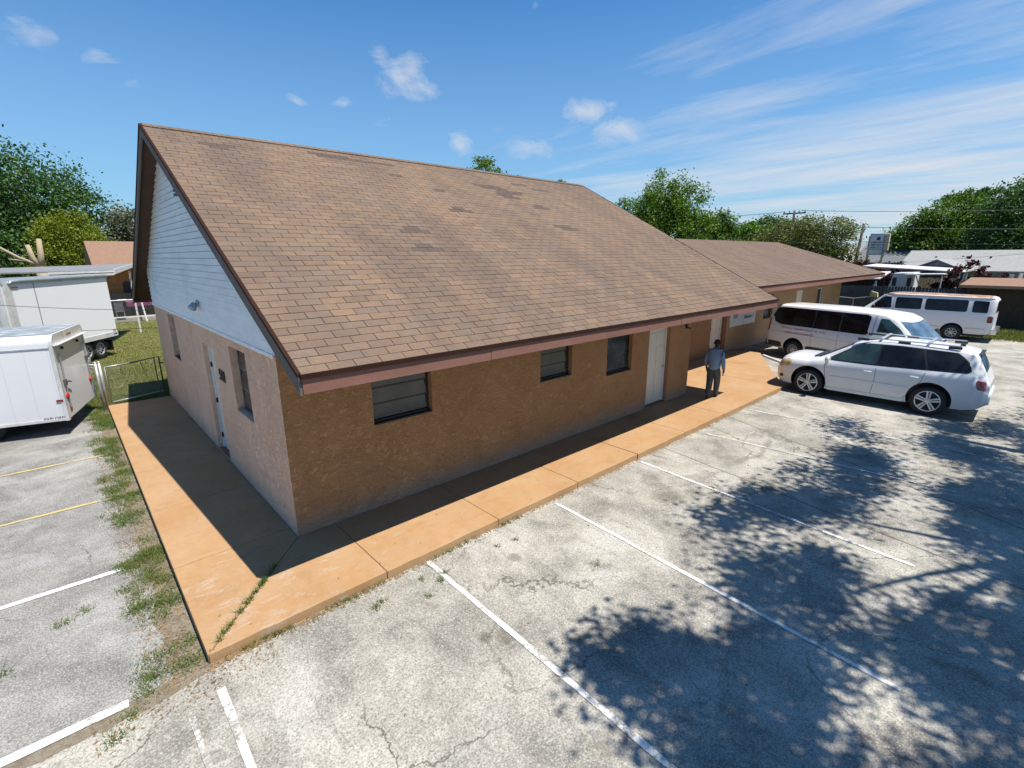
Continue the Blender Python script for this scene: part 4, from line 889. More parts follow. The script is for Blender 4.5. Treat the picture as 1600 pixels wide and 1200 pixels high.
mb = MB(); shell(mb, [(-HW+.16, Z1-.012), (HW-.16, Z1-.012), (HW-.16, Z1+.012), (-HW+.16, Z1+.012)], .06, TL-.05, 'trailer_roof'); mb.obj('roof', TR)
for sd in (1, -1):
    mb = MB(); mb.box(.05, TL, sd*HW-.006 if sd > 0 else -HW-.012, HW+.012 if sd > 0 else -HW+.006, Z1-.30, Z1-.275, 'galv'); mb.obj('trim', TR)
    mb = MB(); mb.box(.05, TL, HW-.002 if sd > 0 else -HW-.014, HW+.014 if sd > 0 else -HW+.002, Z0, Z0+.06, 'alu'); mb.obj('bottom_rail', TR)
    mb = MB(); mb.box(-.01, .055, HW-.09 if sd > 0 else -HW-.012, HW+.012 if sd > 0 else -HW+.09, Z0-.01, Z1-.22, 'alu'); mb.obj('corner_post', TR)
mb = MB(); R = random.Random(2)
for col in range(10):
    for k in range(26): mb.lathe([(.007, 0), (.005, .004), (0, .005)], (.10 if col == 0 else .10+.40*col, HW, .48+k*.061), (0, 1, 0), 'galv', 5)
mb.obj('rivets', TR, kind='stuff')
mb = MB(); shell(mb, [(-HW, Z1-.24), (HW, Z1-.24), (HW, Z1-.20)]+[(HW-.20+.2*math.cos(PI/2*k/5), Z1-.20+.2*math.sin(PI/2*k/5)) for k in range(1, 6)]+[(-HW+.20-.2*math.sin(PI/2*k/5), Z1-.20+.2*math.cos(PI/2*k/5)) for k in range(6)], -.02, .055, 'alu'); hd = mb.obj('header', TR, recalc=True)
mb = MB(); mb.obox((-.055, 0, Z1-.235), (.05, 0, -.012), (0, HW-.02, 0), (.004, 0, .008), 'white_paint'); mb.obj('rain_lip', TR)
for k in (-1, 0, 1): mb = MB(); mb.lathe([(0, .03), (.025, .022), (.032, 0)], (-.022, .10*k, Z1-.10), (-1, 0, 0), 'rust', 12); mb.obj('marker_light', TR)
mb = MB(); mb.box(.0, .052, -HW+.09, HW-.09, Z0+.02, Z1-.24, 'trailer_paint'); dr = mb.obj('door', TR)
for y in (-.55, .6): mb = MB(); mb.lathe([(0, .05), (.035, .04), (.035, 0)], (0, y, Z1-.36), (-1, 0, 0), 'black', 10); mb.obj('bumper_stop', dr)
mb = MB(); mb.tube([(-.03, .92, .62), (-.03, .92, 1.9)], .013, 'galv', 8); mb.tube([(-.03, .92, 1.2), (-.06, .80, 1.22), (-.06, .66, 1.17)], .014, 'black', 8); mb.box(-.05, .0, .87, .97, 1.15, 1.28, 'galv_dark'); mb.obj('latch', dr)
mb = MB(); mb.tube([(-.03, -.94, .62), (-.03, -.94, 1.9)], .013, 'galv', 8); mb.box(-.05, 0, -.99, -.89, 1.42, 1.52, 'galv_dark'); mb.obj('latch', dr)
for sd in (1, -1):
    mb = MB(); mb.lathe([(0, .035), (.06, .03), (.075, .015), (.08, 0)], (-.005, sd*.93, .90), (-1, 0, 0), 'red_lens', 20); mb.obj('taillight', TR, smooth=True)
    mb = MB(); mb.box(.02, .14, HW+.0 if sd > 0 else -HW-.02, HW+.02 if sd > 0 else -HW, .82, .87, 'dark_red_lens'); mb.obj('reflector', TR)
mb = MB(); mb.box(-.012, 0, .80, .93, .52, .68, 'rust'); mb.obj('sticker', dr)
lab = text_obj('EXPLORER', .075, 'lettering', TR, ori((.235, HW+.006, .445), (-1, 0, 0), (0, 0, 1)), 'lettering', .001, .15, 1.15)
for x in (1.5, 2.35):
    for sd in (1, -1): wheel(TR, x, sd*.86, .33, .2, sd, 8, .2, 'galv', 'steel')
mb = MB(); mb.box(.1, TL-.1, -.7, .7, .26, .37, 'black'); mb.tube([(TL, .4, .35), (TL+1.0, 0, .38), (TL, -.4, .35)], .04, 'black'); mb.obj('chassis', TR)
boxpart('doorstop_can', TR, (-.0, -HW-.0, 1.35), (.05, .04, .07), 'galv', .02)

# --- box truck body behind it
BT = thing('box_trailer', 'large white box trailer with grey rounded corner post standing on the lawn', 'trailer', (-1.29, 20.67, GZ), rad(-125.3))
mb = MB(); shell(mb, rounded(1.15, .86, 3.26, .05, 3), 0, 5.0, 'box_paint'); mb.obj('body', BT, recalc=True)
mb = MB(); shell(mb, [(-1.17, 3.17), (1.17, 3.17), (1.15, 3.29), (-1.15, 3.29)], -.02, 5.0, 'galv'); mb.obj('top_rail', BT, recalc=True)
mb = MB(); shell(mb, [(-1.17, .80), (1.17, .80), (1.17, .98), (-1.17, .98)], -.02, 5.0, 'alu'); mb.obj('bottom_rail', BT, recalc=True)
for x in (3.72,): mb = MB(); mb.box(x, x+.02, 1.15, 1.158, 1.0, 3.17, 'galv_dark'); mb.obj('panel_seam', BT)
mb = MB(); pr = [(1.178-.22+.22*math.cos(PI/2*k/6), 4.86+.22*math.sin(PI/2*k/6)) for k in range(7)]
mb.prism([(y_, x_) for (x_, y_) in [(p[0], p[1]) for p in pr]][::1] + [(4.72+.36, .9), (4.66, .9), (4.66, 1.178)], .82, 3.27, 'alu'); mb.obj('corner_post', BT, recalc=True)
mb = MB(); mb.tube([(4.75, 1.20, 3.18), (4.66, 1.20, 3.26), (4.3, 1.2, 3.28), (0, 1.19, 3.28)], .05, 'galv', 8); mb.obj('top_tube', BT, smooth=True)
for (x, z) in ((.16, 1.06), (.14, .90)): mb = MB(); mb.box(x-.10, x+.10, 1.172, 1.180, z-.02, z+.02, 'dark_red_lens'); mb.obj('reflector', BT)
mb = MB(); mb.box(4.4, 4.62, 1.172, 1.18, 3.05, 3.09, 'red_lens'); mb.obj('marker_light', BT)
mb = MB(); mb.box(.2, 4.9, -.5, .5, .55, .80, 'black'); mb.box(.3, 1.9, .3, 1.0, .35, .6, 'black'); mb.obj('chassis', BT)
for x in (1.0, 1.75):
    for sd in (1, -1): wheel(BT, x, sd*.92, .40, .24, sd, 8, .25, 'galv', 'steel')
boxpart('mud_flap', BT, (.35, .95, .45), (.012, .16, .22), 'black', .004)

# ------------------------------------------------------------------ gate and chain-link
def chain_mesh(name, parent, a, b, z0, z1, step=.06, m='galv'):
    a, b = Vector((*a, 0)), Vector((*b, 0)); L = (b-a).length; d = (b-a)/L; h = z1-z0; mb = MB(); r = .0012; u = -h
    while u < L:
        for s in (1, -1):
            u0, u1 = max(u, 0), min(u+h, L)
            if u1-u0 > .01:
                za, zb = z0+(u0-u), z0+(u1-u)
                if s < 0: za, zb = z1-(u0-u), z1-(u1-u)
                p, q = a+d*u0+Vector((0, 0, za)), a+d*u1+Vector((0, 0, zb)); mb.tube([p, q], r, m, 3, False)
        u += step
    return mb.obj(name, parent, kind='stuff')
GA, GB = Vector((-1.36, 10.16, 0)), Vector((-.10, 10.56, 0)); gt = thing('chain_link_gate', 'chain link gate with bent dark top tube between a steel post and the stucco wall', 'gate', (0, 0, 0))
z = lambda p, h: (p[0], p[1], h)
mb = MB(); mb.tube([z(GA, .06), z(GA, 1.04), z((GA+GB)/2, 1.05)], .021, 'galv', 10); mb.tube([z(GA, .06), z(GB, .07)], .021, 'galv', 10); mb.obj('frame', gt, smooth=True)
mb = MB(); mb.tube([z((GA+GB)/2, 1.05), z(GB, 1.10), z(GB, .07)], .022, 'galv_dark', 10); mb.obj('frame', gt, smooth=True, label='dark painted half of the gate frame')
mb = MB(); mb.tube([z(GB+Vector((-.12, -.04, 0)), .07), z(GB+Vector((-.12, -.04, 0)), 1.1)], .016, 'galv_dark', 8); mb.tube([z(GB, .9), (-.01, 10.60, .9)], .018, 'black', 8); mb.obj('latch', gt)
chain_mesh('chain_mesh', gt, (GA.x, GA.y), (GB.x, GB.y), .09, 1.03)
mb = MB(); mb.tube([(-.55, 10.40, 1.04), (-.52, 10.38, .8), (-.45, 10.4, .55)], .007, 'black', 6); mb.tube([(-1.0, 10.26, 1.04), (-1.04, 10.24, .85), (-.95, 10.26, .72)], .006, 'black', 6); mb.obj('strap', gt)
fp = thing('chain_link_fence', 'short chain link fence with twin grey posts between the cargo trailer and the gate', 'fence', (0, 0, 0))
for (x, y) in ((-1.46, 10.10), (-1.54, 10.05)): mb = MB(); mb.tube([(x, y, -.15), (x, y, 1.20)], .033, 'galv', 12); mb.lathe([(.036, 0), (.03, .03), (0, .045)], (x, y, 1.19), (0, 0, 1), 'galv', 12); mb.obj('post', fp, smooth=True)
for h in (1.12, 1.05): mb = MB(); mb.tube([(-1.5, 10.08, h), (-1.95, 10.70, h+.01), (-3.5, 11.9, h)], .024, 'galv', 8); mb.obj('rail', fp, smooth=True)
chain_mesh('chain_mesh', fp, (-1.56, 10.1), (-3.4, 11.9), .0, 1.1, .08)

# ------------------------------------------------------------------ person
def skin(name, joints, edges, m, parent, sub=2):
    names = list(joints); me = bpy.data.meshes.new(name); me.from_pydata([joints[n][0] for n in names], [(names.index(a), names.index(b)) for a, b in edges], []); me.materials.append(MATS[m])
    o = bpy.data.objects.new(name, me); COL.objects.link(o); o.parent = parent; o.modifiers.new('skin', 'SKIN'); sv = me.skin_vertices[0].data
    for i, n in enumerate(names):
        r = joints[n][1]; sv[i].radius = r if isinstance(r, tuple) else (r, r)
        sv[i].use_root = (i == 0)
    o.modifiers['skin'].use_smooth_shade = True; s = o.modifiers.new('sub', 'SUBSURF'); s.levels = sub; s.render_levels = sub; return o
PP = thing('person', 'man in a blue long-sleeved shirt and dark grey trousers walking away along the orange walkway', 'person', (11.10, -.70, 0), rad(10))
J = {'pel': ((0, 0, .90), (.15, .12)), 'sp': ((.0, 0, 1.08), (.15, .12)), 'ch': ((-.01, 0, 1.27), (.17, .11)), 'nk': ((.03, 0, 1.41), .055), 'nk2': ((.055, 0, 1.46), .052), 'hd': ((.08, 0, 1.54), (.075, .088)), 'hd2': ((.075, 0, 1.615), (.068, .08)), 'nose': ((.158, 0, 1.545), .014)}
E_ = [('pel', 'sp'), ('sp', 'ch'), ('ch', 'nk'), ('nk', 'nk2'), ('nk2', 'hd'), ('hd', 'hd2'), ('hd', 'nose')]
ST = {1: ((.02, .085, .84), (-.05, .075, .47), (-.18, .06, .085), (-.04, .07, .035)), -1: ((-.0, -.085, .84), (.12, -.075, .48), (.15, -.06, .08), (.30, -.07, .035))}
AR = {1: ((-.01, .165, 1.325), (-.04, .225, 1.07), (.09, .235, .85)), -1: ((-.01, -.165, 1.325), (-.07, -.230, 1.07), (-.03, -.260, .82))}
for s in (1, -1):
    h, k, a, t = ST[s]; q = 'L' if s > 0 else 'R'
    J[q+'h'] = (h, .085); J[q+'k'] = (k, .058); J[q+'a'] = (a, .04); J[q+'t'] = (t, (.035, .03)); E_ += [('pel', q+'h'), (q+'h', q+'k'), (q+'k', q+'a'), (q+'a', q+'t')]
    s0, e, w = AR[s]; J[q+'s'] = (s0, .06); J[q+'e'] = (e, .043); J[q+'w'] = (w, .027); E_ += [('ch', q+'s'), (q+'s', q+'e'), (q+'e', q+'w')]
    pm = (w[0]+.01, w[1]-.005*s, w[2]-.055); J[q+'p'] = (pm, (.020, .034)); E_.append((q+'w', q+'p'))
    for i, (dx, ln) in enumerate(((-.030, .055), (-.010, .070), (.010, .075), (.030, .066))):
        f1 = (pm[0]+dx, pm[1]-.004*s, pm[2]-.045); f2 = (pm[0]+dx*1.1+.006, pm[1]-.016*s, pm[2]-.045-ln*.75); J[q+'f%d' % i] = (f1, .009); J[q+'g%d' % i] = (f2, .0075); E_ += [(q+'p', q+'f%d' % i), (q+'f%d' % i, q+'g%d' % i)]
    J[q+'u'] = ((pm[0]+.042, pm[1]-.01*s, pm[2]-.01), .010); J[q+'v'] = ((pm[0]+.055, pm[1]-.018*s, pm[2]-.045), .009); E_ += [(q+'p', q+'u'), (q+'u', q+'v')]
skin('body', J, E_, 'skin', PP)
H = {'a': ((-.0, 0, .80), (.20, .165)), 'b': ((-.0, 0, .93), (.210, .17)), 'c': ((.0, 0, 1.10), (.215, .175)), 'd': ((-.015, 0, 1.27), (.215, .150)), 'e': ((.01, 0, 1.385), (.10, .09)), 'f': ((.025, 0, 1.43), (.062, .066))}
HE = [('a', 'b'), ('b', 'c'), ('c', 'd'), ('d', 'e'), ('e', 'f')]
for s in (1, -1):
    s0, e, w = AR[s]; q = 'L' if s > 0 else 'R'; H[q+'s'] = ((s0[0], s0[1]*1.0, s0[2]), .085); H[q+'e'] = (e, .066); H[q+'m'] = (tuple((a+b)/2 for a, b in zip(e, w)), .055); H[q+'w'] = ((w[0], w[1], w[2]+.015), .043)
    HE += [('d', q+'s'), (q+'s', q+'e'), (q+'e', q+'m'), (q+'m', q+'w')]
skin('shirt', H, HE, 'shirt', PP)
Tn = {'w': ((0, 0, .93), (.165, .135)), 'p': ((0, 0, .86), (.170, .140))}; TE = [('w', 'p')]
for s in (1, -1):
    h, k, a, t = ST[s]; q = 'L' if s > 0 else 'R'; Tn[q+'h'] = ((h[0], h[1], h[2]-.06), .118); Tn[q+'k'] = (k, .092); Tn[q+'m'] = (tuple((x+y)/2 for x, y in zip(k, a)), .084); Tn[q+'a'] = ((a[0], a[1], a[2]+.01), .074); TE += [('p', q+'h'), (q+'h', q+'k'), (q+'k', q+'m'), (q+'m', q+'a')]
    skin('shoe', {'h': ((a[0]-.03, a[1], .05), (.045, .045)), 'm': ((a[0]+.06, a[1], .045), (.048, .04)), 't': ((t[0]+.03, t[1], .035), (.045, .03))}, [('h', 'm'), ('m', 't')], 'shoe', PP)
skin('trousers', Tn, TE, 'trousers', PP)
mb = MB(); mb.lathe([(0, .088), (.04, .080), (.066, .055), (.078, .02), (.078, -.02), (.070, -.05), (.04, -.07)], (.070, 0, 1.560), (-.25, 0, 1), 'hair', 20); mb.obj('hair', PP, smooth=True)
for s in (1, -1): mb = MB(); mb.lathe([(0, -.012), (.022, -.01), (.026, .0), (.018, .012), (0, .012)], (.065, s*.088, 1.535), (0, s, 0), 'skin', 10); mb.obj('ear', PP, smooth=True)
mb = MB(); mb.tube([(.05, .092, 1.555), (.145, .07, 1.562), (.165, 0, 1.56), (.145, -.07, 1.562), (.05, -.092, 1.555)], .004, 'black', 6); mb.obj('glasses', PP)

# ------------------------------------------------------------------ trees
def leaves_mesh(name, P, size, m, parent, up=.3, kind=None, seed=1):
    R = np.random.default_rng(seed); n = len(P); a = R.normal(size=(n, 3)); a[:, 2] *= (1-up); a /= np.linalg.norm(a, axis=1)[:, None]; b = R.normal(size=(n, 3)); b -= (b*a).sum(1)[:, None]*a; b /= np.linalg.norm(b, axis=1)[:, None]
    s = size*R.uniform(.6, 1.35, n)[:, None]; V = np.stack([P-a*s, P+b*s*.55, P+a*s, P-b*s*.55], 1).reshape(-1, 3)
    me = bpy.data.meshes.new(name); me.vertices.add(4*n); me.vertices.foreach_set('co', V.astype(np.float32).ravel()); me.loops.add(4*n); me.loops.foreach_set('vertex_index', np.arange(4*n, dtype=np.int32)); me.polygons.add(n)
    me.polygons.foreach_set('loop_start', np.arange(0, 4*n, 4, dtype=np.int32)); me.polygons.foreach_set('loop_total', np.full(n, 4, dtype=np.int32)); me.update(calc_edges=True); me.materials.append(MATS[m])
    o = bpy.data.objects.new(name, me); COL.objects.link(o); o.parent = parent
    if kind: o['kind'] = kind
    return o
def tree(name, label, loc, blobs, m, n, size, clumps=90, sig=.16, trunk=.22, cat='tree', group=None, seed=1, bark='bark', fork=.35, up=.3):
    """blobs: (x, y, z, rx, ry, rz) lobes of the crown in local metres"""
    t = thing(name, label, cat, (loc[0], loc[1], GZ-.03), 0, group); R = np.random.default_rng(seed); B = np.array(blobs, float); vol = (B[:, 3]*B[:, 4]*B[:, 5])**.67; pr = vol/vol.sum()
    n = int(n*1.6); size *= 1.12; clumps = int(clumps*1.35)
    C = []; S_ = []
    for k in R.choice(len(B), clumps, p=pr):
        d = R.normal(size=3); d /= np.linalg.norm(d); q = R.uniform(.40, 1.08)**.6; C.append(B[k, :3]+d*B[k, 3:]*q); S_.append(B[k, 3:].mean()*sig*R.uniform(.6, 1.5))
    C = np.array(C); S_ = np.array(S_); ok = C[:, 2] > .4; C, S_ = C[ok], S_[ok]
    w = S_**2; idx = R.choice(len(C), n, p=w/w.sum()); P = C[idx]+R.normal(size=(n, 3))*S_[idx][:, None]*np.array([1, 1, .75]); P[:, 2] = np.maximum(P[:, 2], .12)
    leaves_mesh('crown', P, size, m, t, seed=seed, up=up)
    top = B[:, 2].max(); mb = MB(); c0 = Vector((0, 0, top*fork)); mb.tube([(0, 0, 0), (trunk*.3, 0, top*fork*.5), c0], [trunk*1.25, trunk, trunk*.85], bark, 10)
    for k in R.choice(len(C), min(len(C), 16), replace=False):
        e = Vector(C[k]); mid = c0.lerp(e, .5)+Vector((0, 0, (e-c0).length*.10)); mb.tube([c0*.92, mid, e], [trunk*.6, trunk*.3, trunk*.08], bark, 6)
    mb.obj('trunk', t); return t
def far_scale(bl, k): return [(a*k, b*k, 3.9+(c-3.9)*k, d*k, e*k, f*k) for a, b, c, d, e, f in bl]
def at(brg, d): return polar(brg, d)
tree('oak_tree', 'big dark green oak at the left edge behind the trailers', (-2.0, 55.5), far_scale([(-.5, 0, 8.2, 3.0, 3, 2.7), (1.6, -.3, 6.9, 2.0, 2.2, 2.5), (-3.5, 0, 7.5, 3.2, 3, 3.2), (3.1, 0, 5.6, 1.6, 1.6, 1.7), (-1, -1, 4.2, 4.0, 3, 2.4), (1.9, 0, 4.0, 2.2, 2, 1.9), (-5, 0, 5, 3, 3, 3)], 1.345), 'oak_leaf', 34000, .125, 300, .16, .35, seed=3)
tree('yellow_green_bush', 'tall rounded yellow-green bush beside the dark oak behind the tan roofed house', (-.15, 49.2), [(0, 0, 5.2, 2.2, 2.2, 2.4), (-.5, 0, 4.1, 2.5, 2.3, 2.4), (1.0, 0, 4.2, 1.7, 1.7, 1.8), (0, 0, 2.6, 2.7, 2.3, 2.0)], 'yellow_leaf', 24000, .085, 330, .13, .14, cat='bush', seed=5)
tree('grey_green_tree', 'thin grey-green tree beyond the tan roofed house', (4.6, 54), [(0, 0, 6.6, 1.9, 1.9, 1.9), (-1.0, 0, 4.8, 1.6, 1.5, 1.8), (1.6, 0, 5.6, 1.8, 1.6, 2.1)], 'grey_leaf', 5200, .12, 90, .2, .16, seed=6)
tree('treetop', 'bright green treetop showing above the roof ridge left of centre', (29.8, 31.8), [(-.3, 0, 11.7, 1.2, 1.2, 1.3), (1.3, -.9, 11.1, 1.1, 1.0, 1.2), (-1.3, .8, 10.8, .9, .9, .9), (0, 0, 9, 2.6, 2.4, 2.2), (2.6, -2.0, 10.7, .8, .8, .8)], 'fresh_leaf', 12000, .10, 140, .18, .25, seed=8, fork=.6)
tree('treetop', 'tiny green treetop just over the far end of the main ridge', (42.5, 33.6), [(0, 0, 11.6, .7, .7, .75), (0, 0, 9.6, 2, 2, 1.6)], 'oak_leaf', 4000, .11, 50, .2, .2, seed=9, fork=.6)
tree('broad_tree', 'large bright green tree rising over the far wing roof', at(31.3, 55), [(-.6, -.2, 9.6, 2.1, 2.1, 2.3), (1.2, 1.8, 9.3, 1.8, 1.8, 2.2), (.2, -2.6, 8.2, 2.1, 2.0, 2.6), (2.2, 3.6, 8.2, 1.6, 1.5, 1.9), (-2.4, 2.6, 7.0, 2.0, 2.0, 2.6), (0, -3.8, 6.2, 1.6, 1.6, 2.3), (0, 0, 5.6, 3.4, 4.2, 3.2)], 'fresh_leaf', 34000, .10, 300, .155, .35, seed=10)
tree('round_tree', 'small rounded green tree right of the large bright tree', at(25.4, 62), [(0, 0, 6.6, 1.6, 1.6, 1.9), (0, 0, 4.6, 2.0, 2.0, 2)], 'fresh_leaf', 8000, .12, 90, .17, .2, seed=11)
tree('round_tree', 'second smaller green tree behind the far roof near the dark one', at(23.4, 68), [(0, 0, 6.0, 2.0, 2.4, 1.5), (1, -2, 5.6, 1.6, 1.8, 1.5)], 'fresh_leaf', 8000, .13, 90, .17, .2, seed=12)
tree('dark_tree', 'dark green tree left of the first utility pole', at(20.6, 76), [(0, 0, 6.9, 2.2, 2.6, 1.9), (0, -2.4, 6.0, 1.8, 2.0, 1.9)], 'oak_leaf', 9000, .14, 90, .18, .25, seed=13)
tree('olive_tree', 'wide olive green tree behind the hipped end of the wing', at(18.3, 58), [(0, 0, 5.3, 2.4, 3.0, 2.3), (0, -2.6, 4.9, 2.2, 2.4, 2.5), (0, 2.8, 4.6, 2.0, 2.0, 1.8), (0, 4.2, 3.6, 1.6, 1.4, 1.4), (0, 0, 3, 2.5, 5, 2)], 'olive_leaf', 26000, .09, 260, .15, .28, seed=14)
tree('spreading_tree', 'spreading green tree above the pale roofed house at right', at(7.3, 74), [(0, 0, 7.6, 2.4, 2.8, 2.6), (0, 2.6, 6.2, 2.0, 2.2, 2.2), (0, 4.4, 5.0, 1.5, 1.6, 1.4), (0, -2.6, 7.0, 2.4, 2.4, 2.4), (0, 0, 5, 3, 4.6, 2.2), (0, -.8, 10.0, .9, 1.6, .6)], 'fresh_leaf', 22000, .12, 230, .165, .35, seed=15)
tree('oak_tree', 'dark oak at the right edge of the view behind the houses', at(1.8, 68), [(0, .8, 8.0, 2.6, 2.8, 2.7), (0, -2.6, 8.8, 2.8, 3.0, 2.9), (0, 2.9, 7.0, 1.8, 1.9, 2.0), (0, 0, 5, 3, 5, 2.4), (0, -6, 7, 3, 3, 3.5)], 'oak_leaf', 26000, .12, 230, .165, .4, seed=16)
tree('pine_tree', 'thin open-crowned tree showing between the two right-hand crowns', at(4.9, 84), [(0, 2.4, 10.4, .9, 2.2, .55), (0, -.2, 11.2, .9, 1.6, .5), (0, -2.2, 10.6, .9, 1.6, .6), (0, .6, 9.0, .9, 2.6, .6)], 'oak_leaf', 5200, .13, 70, .16, .2, seed=26, fork=.75)
tree('red_leaf_shrub', 'dark red-leaved shrub with open twigs in front of the grey house', (40.2, -2.9), [(0, .9, 2.6, .5, .45, .9), (0, -.3, 1.9, .6, .9, .7), (0, -1.1, 2.5, .4, .6, .5), (0, .1, 3.5, .35, .35, .5), (0, 1.3, 1.7, .5, .6, .7), (0, -.2, 2.9, .4, .5, .4)], 'red_leaf', 2600, .085, 90, .16, .05, cat='shrub', seed=17, fork=.3)
tree('red_brown_hedge', 'dark red-brown climbing hedge below the pylon sign', at(12.6, 54), [(0, 0, 2.4, 1.0, 1.7, .9), (0, 1.8, 2.2, .9, 1.2, .9), (0, -2.0, 2.3, .9, 1.2, 1.0)], 'red_leaf', 5000, .09, 90, .2, .08, cat='hedge', seed=18)
# far belt of trees closing the horizon
R = np.random.default_rng(4); P = []
for b in np.arange(-30, 125, 1.1):
    x, y = polar(b, 150+R.uniform(-8, 8)); h = R.uniform(3.2, 6.0); k = 260; d = R.normal(size=(k, 3)); P.append(np.array([x, y, h*.45])+d*np.array([2.2, 2.2, h*.30]))
P = np.concatenate(P); P[:, 2] = np.maximum(P[:, 2], 0); far = leaves_mesh('far_trees', P, .45, 'olive_leaf', None, seed=9, kind='stuff')
# pruned tree with pale cut limbs
ct = thing('pruned_tree', 'heavily pruned tree with pale cut limbs above the carport roof', 'tree', (-2.35, 29.0, GZ))
mb = MB(); mb.tube([(0, 0, 0), (.05, 0, 2.4), (0, 0, 3.55)], [.32, .26, .22], 'cut_wood', 10); mb.obj('trunk', ct, smooth=True)
for pts, r in (([(0, 0, 3.5), (.12, 0, 4.1), (.18, 0, 4.95)], [.16, .13, .10]), ([(0, 0, 3.5), (-.22, 0, 4.0), (-.30, 0, 4.65)], [.14, .12, .09]), ([(0, 0, 3.6), (-.7, 0, 4.0), (-1.55, .1, 4.70)], [.10, .07, .045]), ([(-.1, 0, 3.6), (-.5, 0, 3.85), (-1.1, 0, 3.95)], [.06, .05, .03])):
    mb = MB(); mb.tube(pts, r, 'cut_wood', 8); mb.obj('limb', ct, smooth=True)

# large oak outside the frame on the right whose shade falls on the lot
SH = Vector((SUN.x/SUN.z, SUN.y/SUN.z, 0)); OK_ = thing('oak_tree', 'tall spreading oak shading the right half of the lot', 'tree', (13.5, -15.5, GZ)); R = np.random.default_rng(21)
def edge(x): return float(np.interp(x, [.7, 1.6, 2.3, 3.2, 4.3, 5.5, 7, 8.5, 10, 11.5, 13, 16, 20, 26], [-5.2, -3.65, -4.05, -4.7, -3.9, -3.1, -3.7, -4.1, -3.6, -3.2, -4.9, -6.4, -7.2, -8]))
C = []; gapc = [(2.7, -6.3, .6), (4.9, -6.0, .45), (6.6, -6.0, .75), (3.5, -4.3, .35), (8.6, -5.6, .5), (7.5, -4.6, .35), (10.5, -4.9, .55), (5.2, -4.6, .3), (12.5, -6.2, .5)]
tries = 0
while len(C) < 1300 and tries < 60000:
    tries += 1; x = R.uniform(.8, 25); y = edge(x)-abs(R.normal())*4.2-R.uniform(0, .9)
    if y < -17 or x < .9 and y > -4: continue
    if any((x-a)**2+(y-b)**2 < (r*R.uniform(.8, 1.25))**2 for a, b, r in gapc): continue
    nv = mnoise.noise(Vector((x*.55+y*.35, y*1.15-x*.2, 3.3)))+.5*mnoise.noise(Vector((x*1.6, y*2.4, 7.7)))
    if nv < -.12+(.14 if x > 8 and y > -8 else 0): continue
    h = R.uniform(8.6, 11.5)+min(3.0, max(0, (edge(x)-y))*.35); p = Vector((x, y, GZ))+SH*(h-GZ); p.z = h
    v = p-CAM; zc = v.dot(f_); 
    if zc > 0:
        px, py = v.dot(r_)/zc*766.76, v.dot(u_)/zc*766.76
        if abs(px) < 860 and abs(py) < 640: continue
    C.append(tuple(p-Vector((13.5, -15.5, GZ))))
C = np.array(C); n = 215000; idx = R.integers(0, len(C), n); S_ = R.uniform(.13, .38, len(C)); P = C[idx]+R.normal(size=(n, 3))*S_[idx][:, None]*np.array([1.0, .8, .55])
leaves_mesh('crown', P, .064, 'oak_leaf', OK_, seed=22)
mb = MB(); c0 = Vector((0, 0, 4.6)); mb.tube([(0, 0, 0), (.1, 0, 2.5), c0], [.75, .55, .5], 'bark', 14)
lim = [Vector(C[i]) for i in R.choice(len(C), 34, replace=False)]
hubs = [Vector((a, b, 8.3)) for a, b in ((-5, 5), (0, 6.5), (5, 5), (-7, 0), (6, -1), (0, 0))]
for hb in hubs: mb.tube([c0*.95, c0.lerp(hb, .5)+Vector((0, 0, .5)), hb], [.26, .18, .10], 'bark', 8)
for e in lim:
    hb = min(hubs, key=lambda q: (q-e).length); mb.tube([hb, hb.lerp(e, .5)+Vector((0, 0, .25)), e], [.07, .045, .02], 'bark', 5)
mb.obj('trunk', OK_)

# ------------------------------------------------------------------ grass, weeds, litter
def blades(name, pts, h, w, m, seed=1, lean=.6):
    R = np.random.default_rng(seed); P = np.array(pts); n = len(P); a = R.uniform(0, 2*PI, n); hh = h*R.uniform(.4, 1.3, n); d = np.stack([np.cos(a), np.sin(a), np.zeros(n)], 1); t = np.stack([-d[:, 1], d[:, 0], np.zeros(n)], 1)
    tip = P+d*(hh*lean*R.uniform(.2, 1.3, n))[:, None]+np.array([0, 0, 1])*hh[:, None]; V = np.stack([P-t*w/2, P+t*w/2, tip], 1).reshape(-1, 3)
    me = bpy.data.meshes.new(name); me.vertices.add(3*n); me.vertices.foreach_set('co', V.astype(np.float32).ravel()); me.loops.add(3*n); me.loops.foreach_set('vertex_index', np.arange(3*n, dtype=np.int32)); me.polygons.add(n)
    me.polygons.foreach_set('loop_start', np.arange(0, 3*n, 3, dtype=np.int32)); me.polygons.foreach_set('loop_total', np.full(n, 3, dtype=np.int32)); me.update(calc_edges=True); me.materials.append(MATS[m])
    o = bpy.data.objects.new(name, me); COL.objects.link(o); o['kind'] = 'stuff'; o['label'] = {'lawn_grass': 'patchy sunlit lawn grass', 'weeds': 'weeds growing along the edges and cracks'}.get(name, name); return o
R = np.random.default_rng(31); L = []
for i in range(70000):
    y = 10.3+R.random()**1.6*24; x = R.uniform(-2.6, .05+max(0, (y-10.4))*.17); L.append((x, y, GZ-.03))
blades('lawn_grass', L, .07, .012, 'grass', 32)
L = []; P_ = R.uniform
for i in range(26000): L.append((P_(30.6, 36), P_(-12, -2.6), GZ-.03))
blades('lawn_grass', L, .11, .03, 'grass', 33)
L = []
def tuft(x, y, r, n, z=GZ):
    for _ in range(n): L.append((x+R.normal()*r, y+R.normal()*r, z))
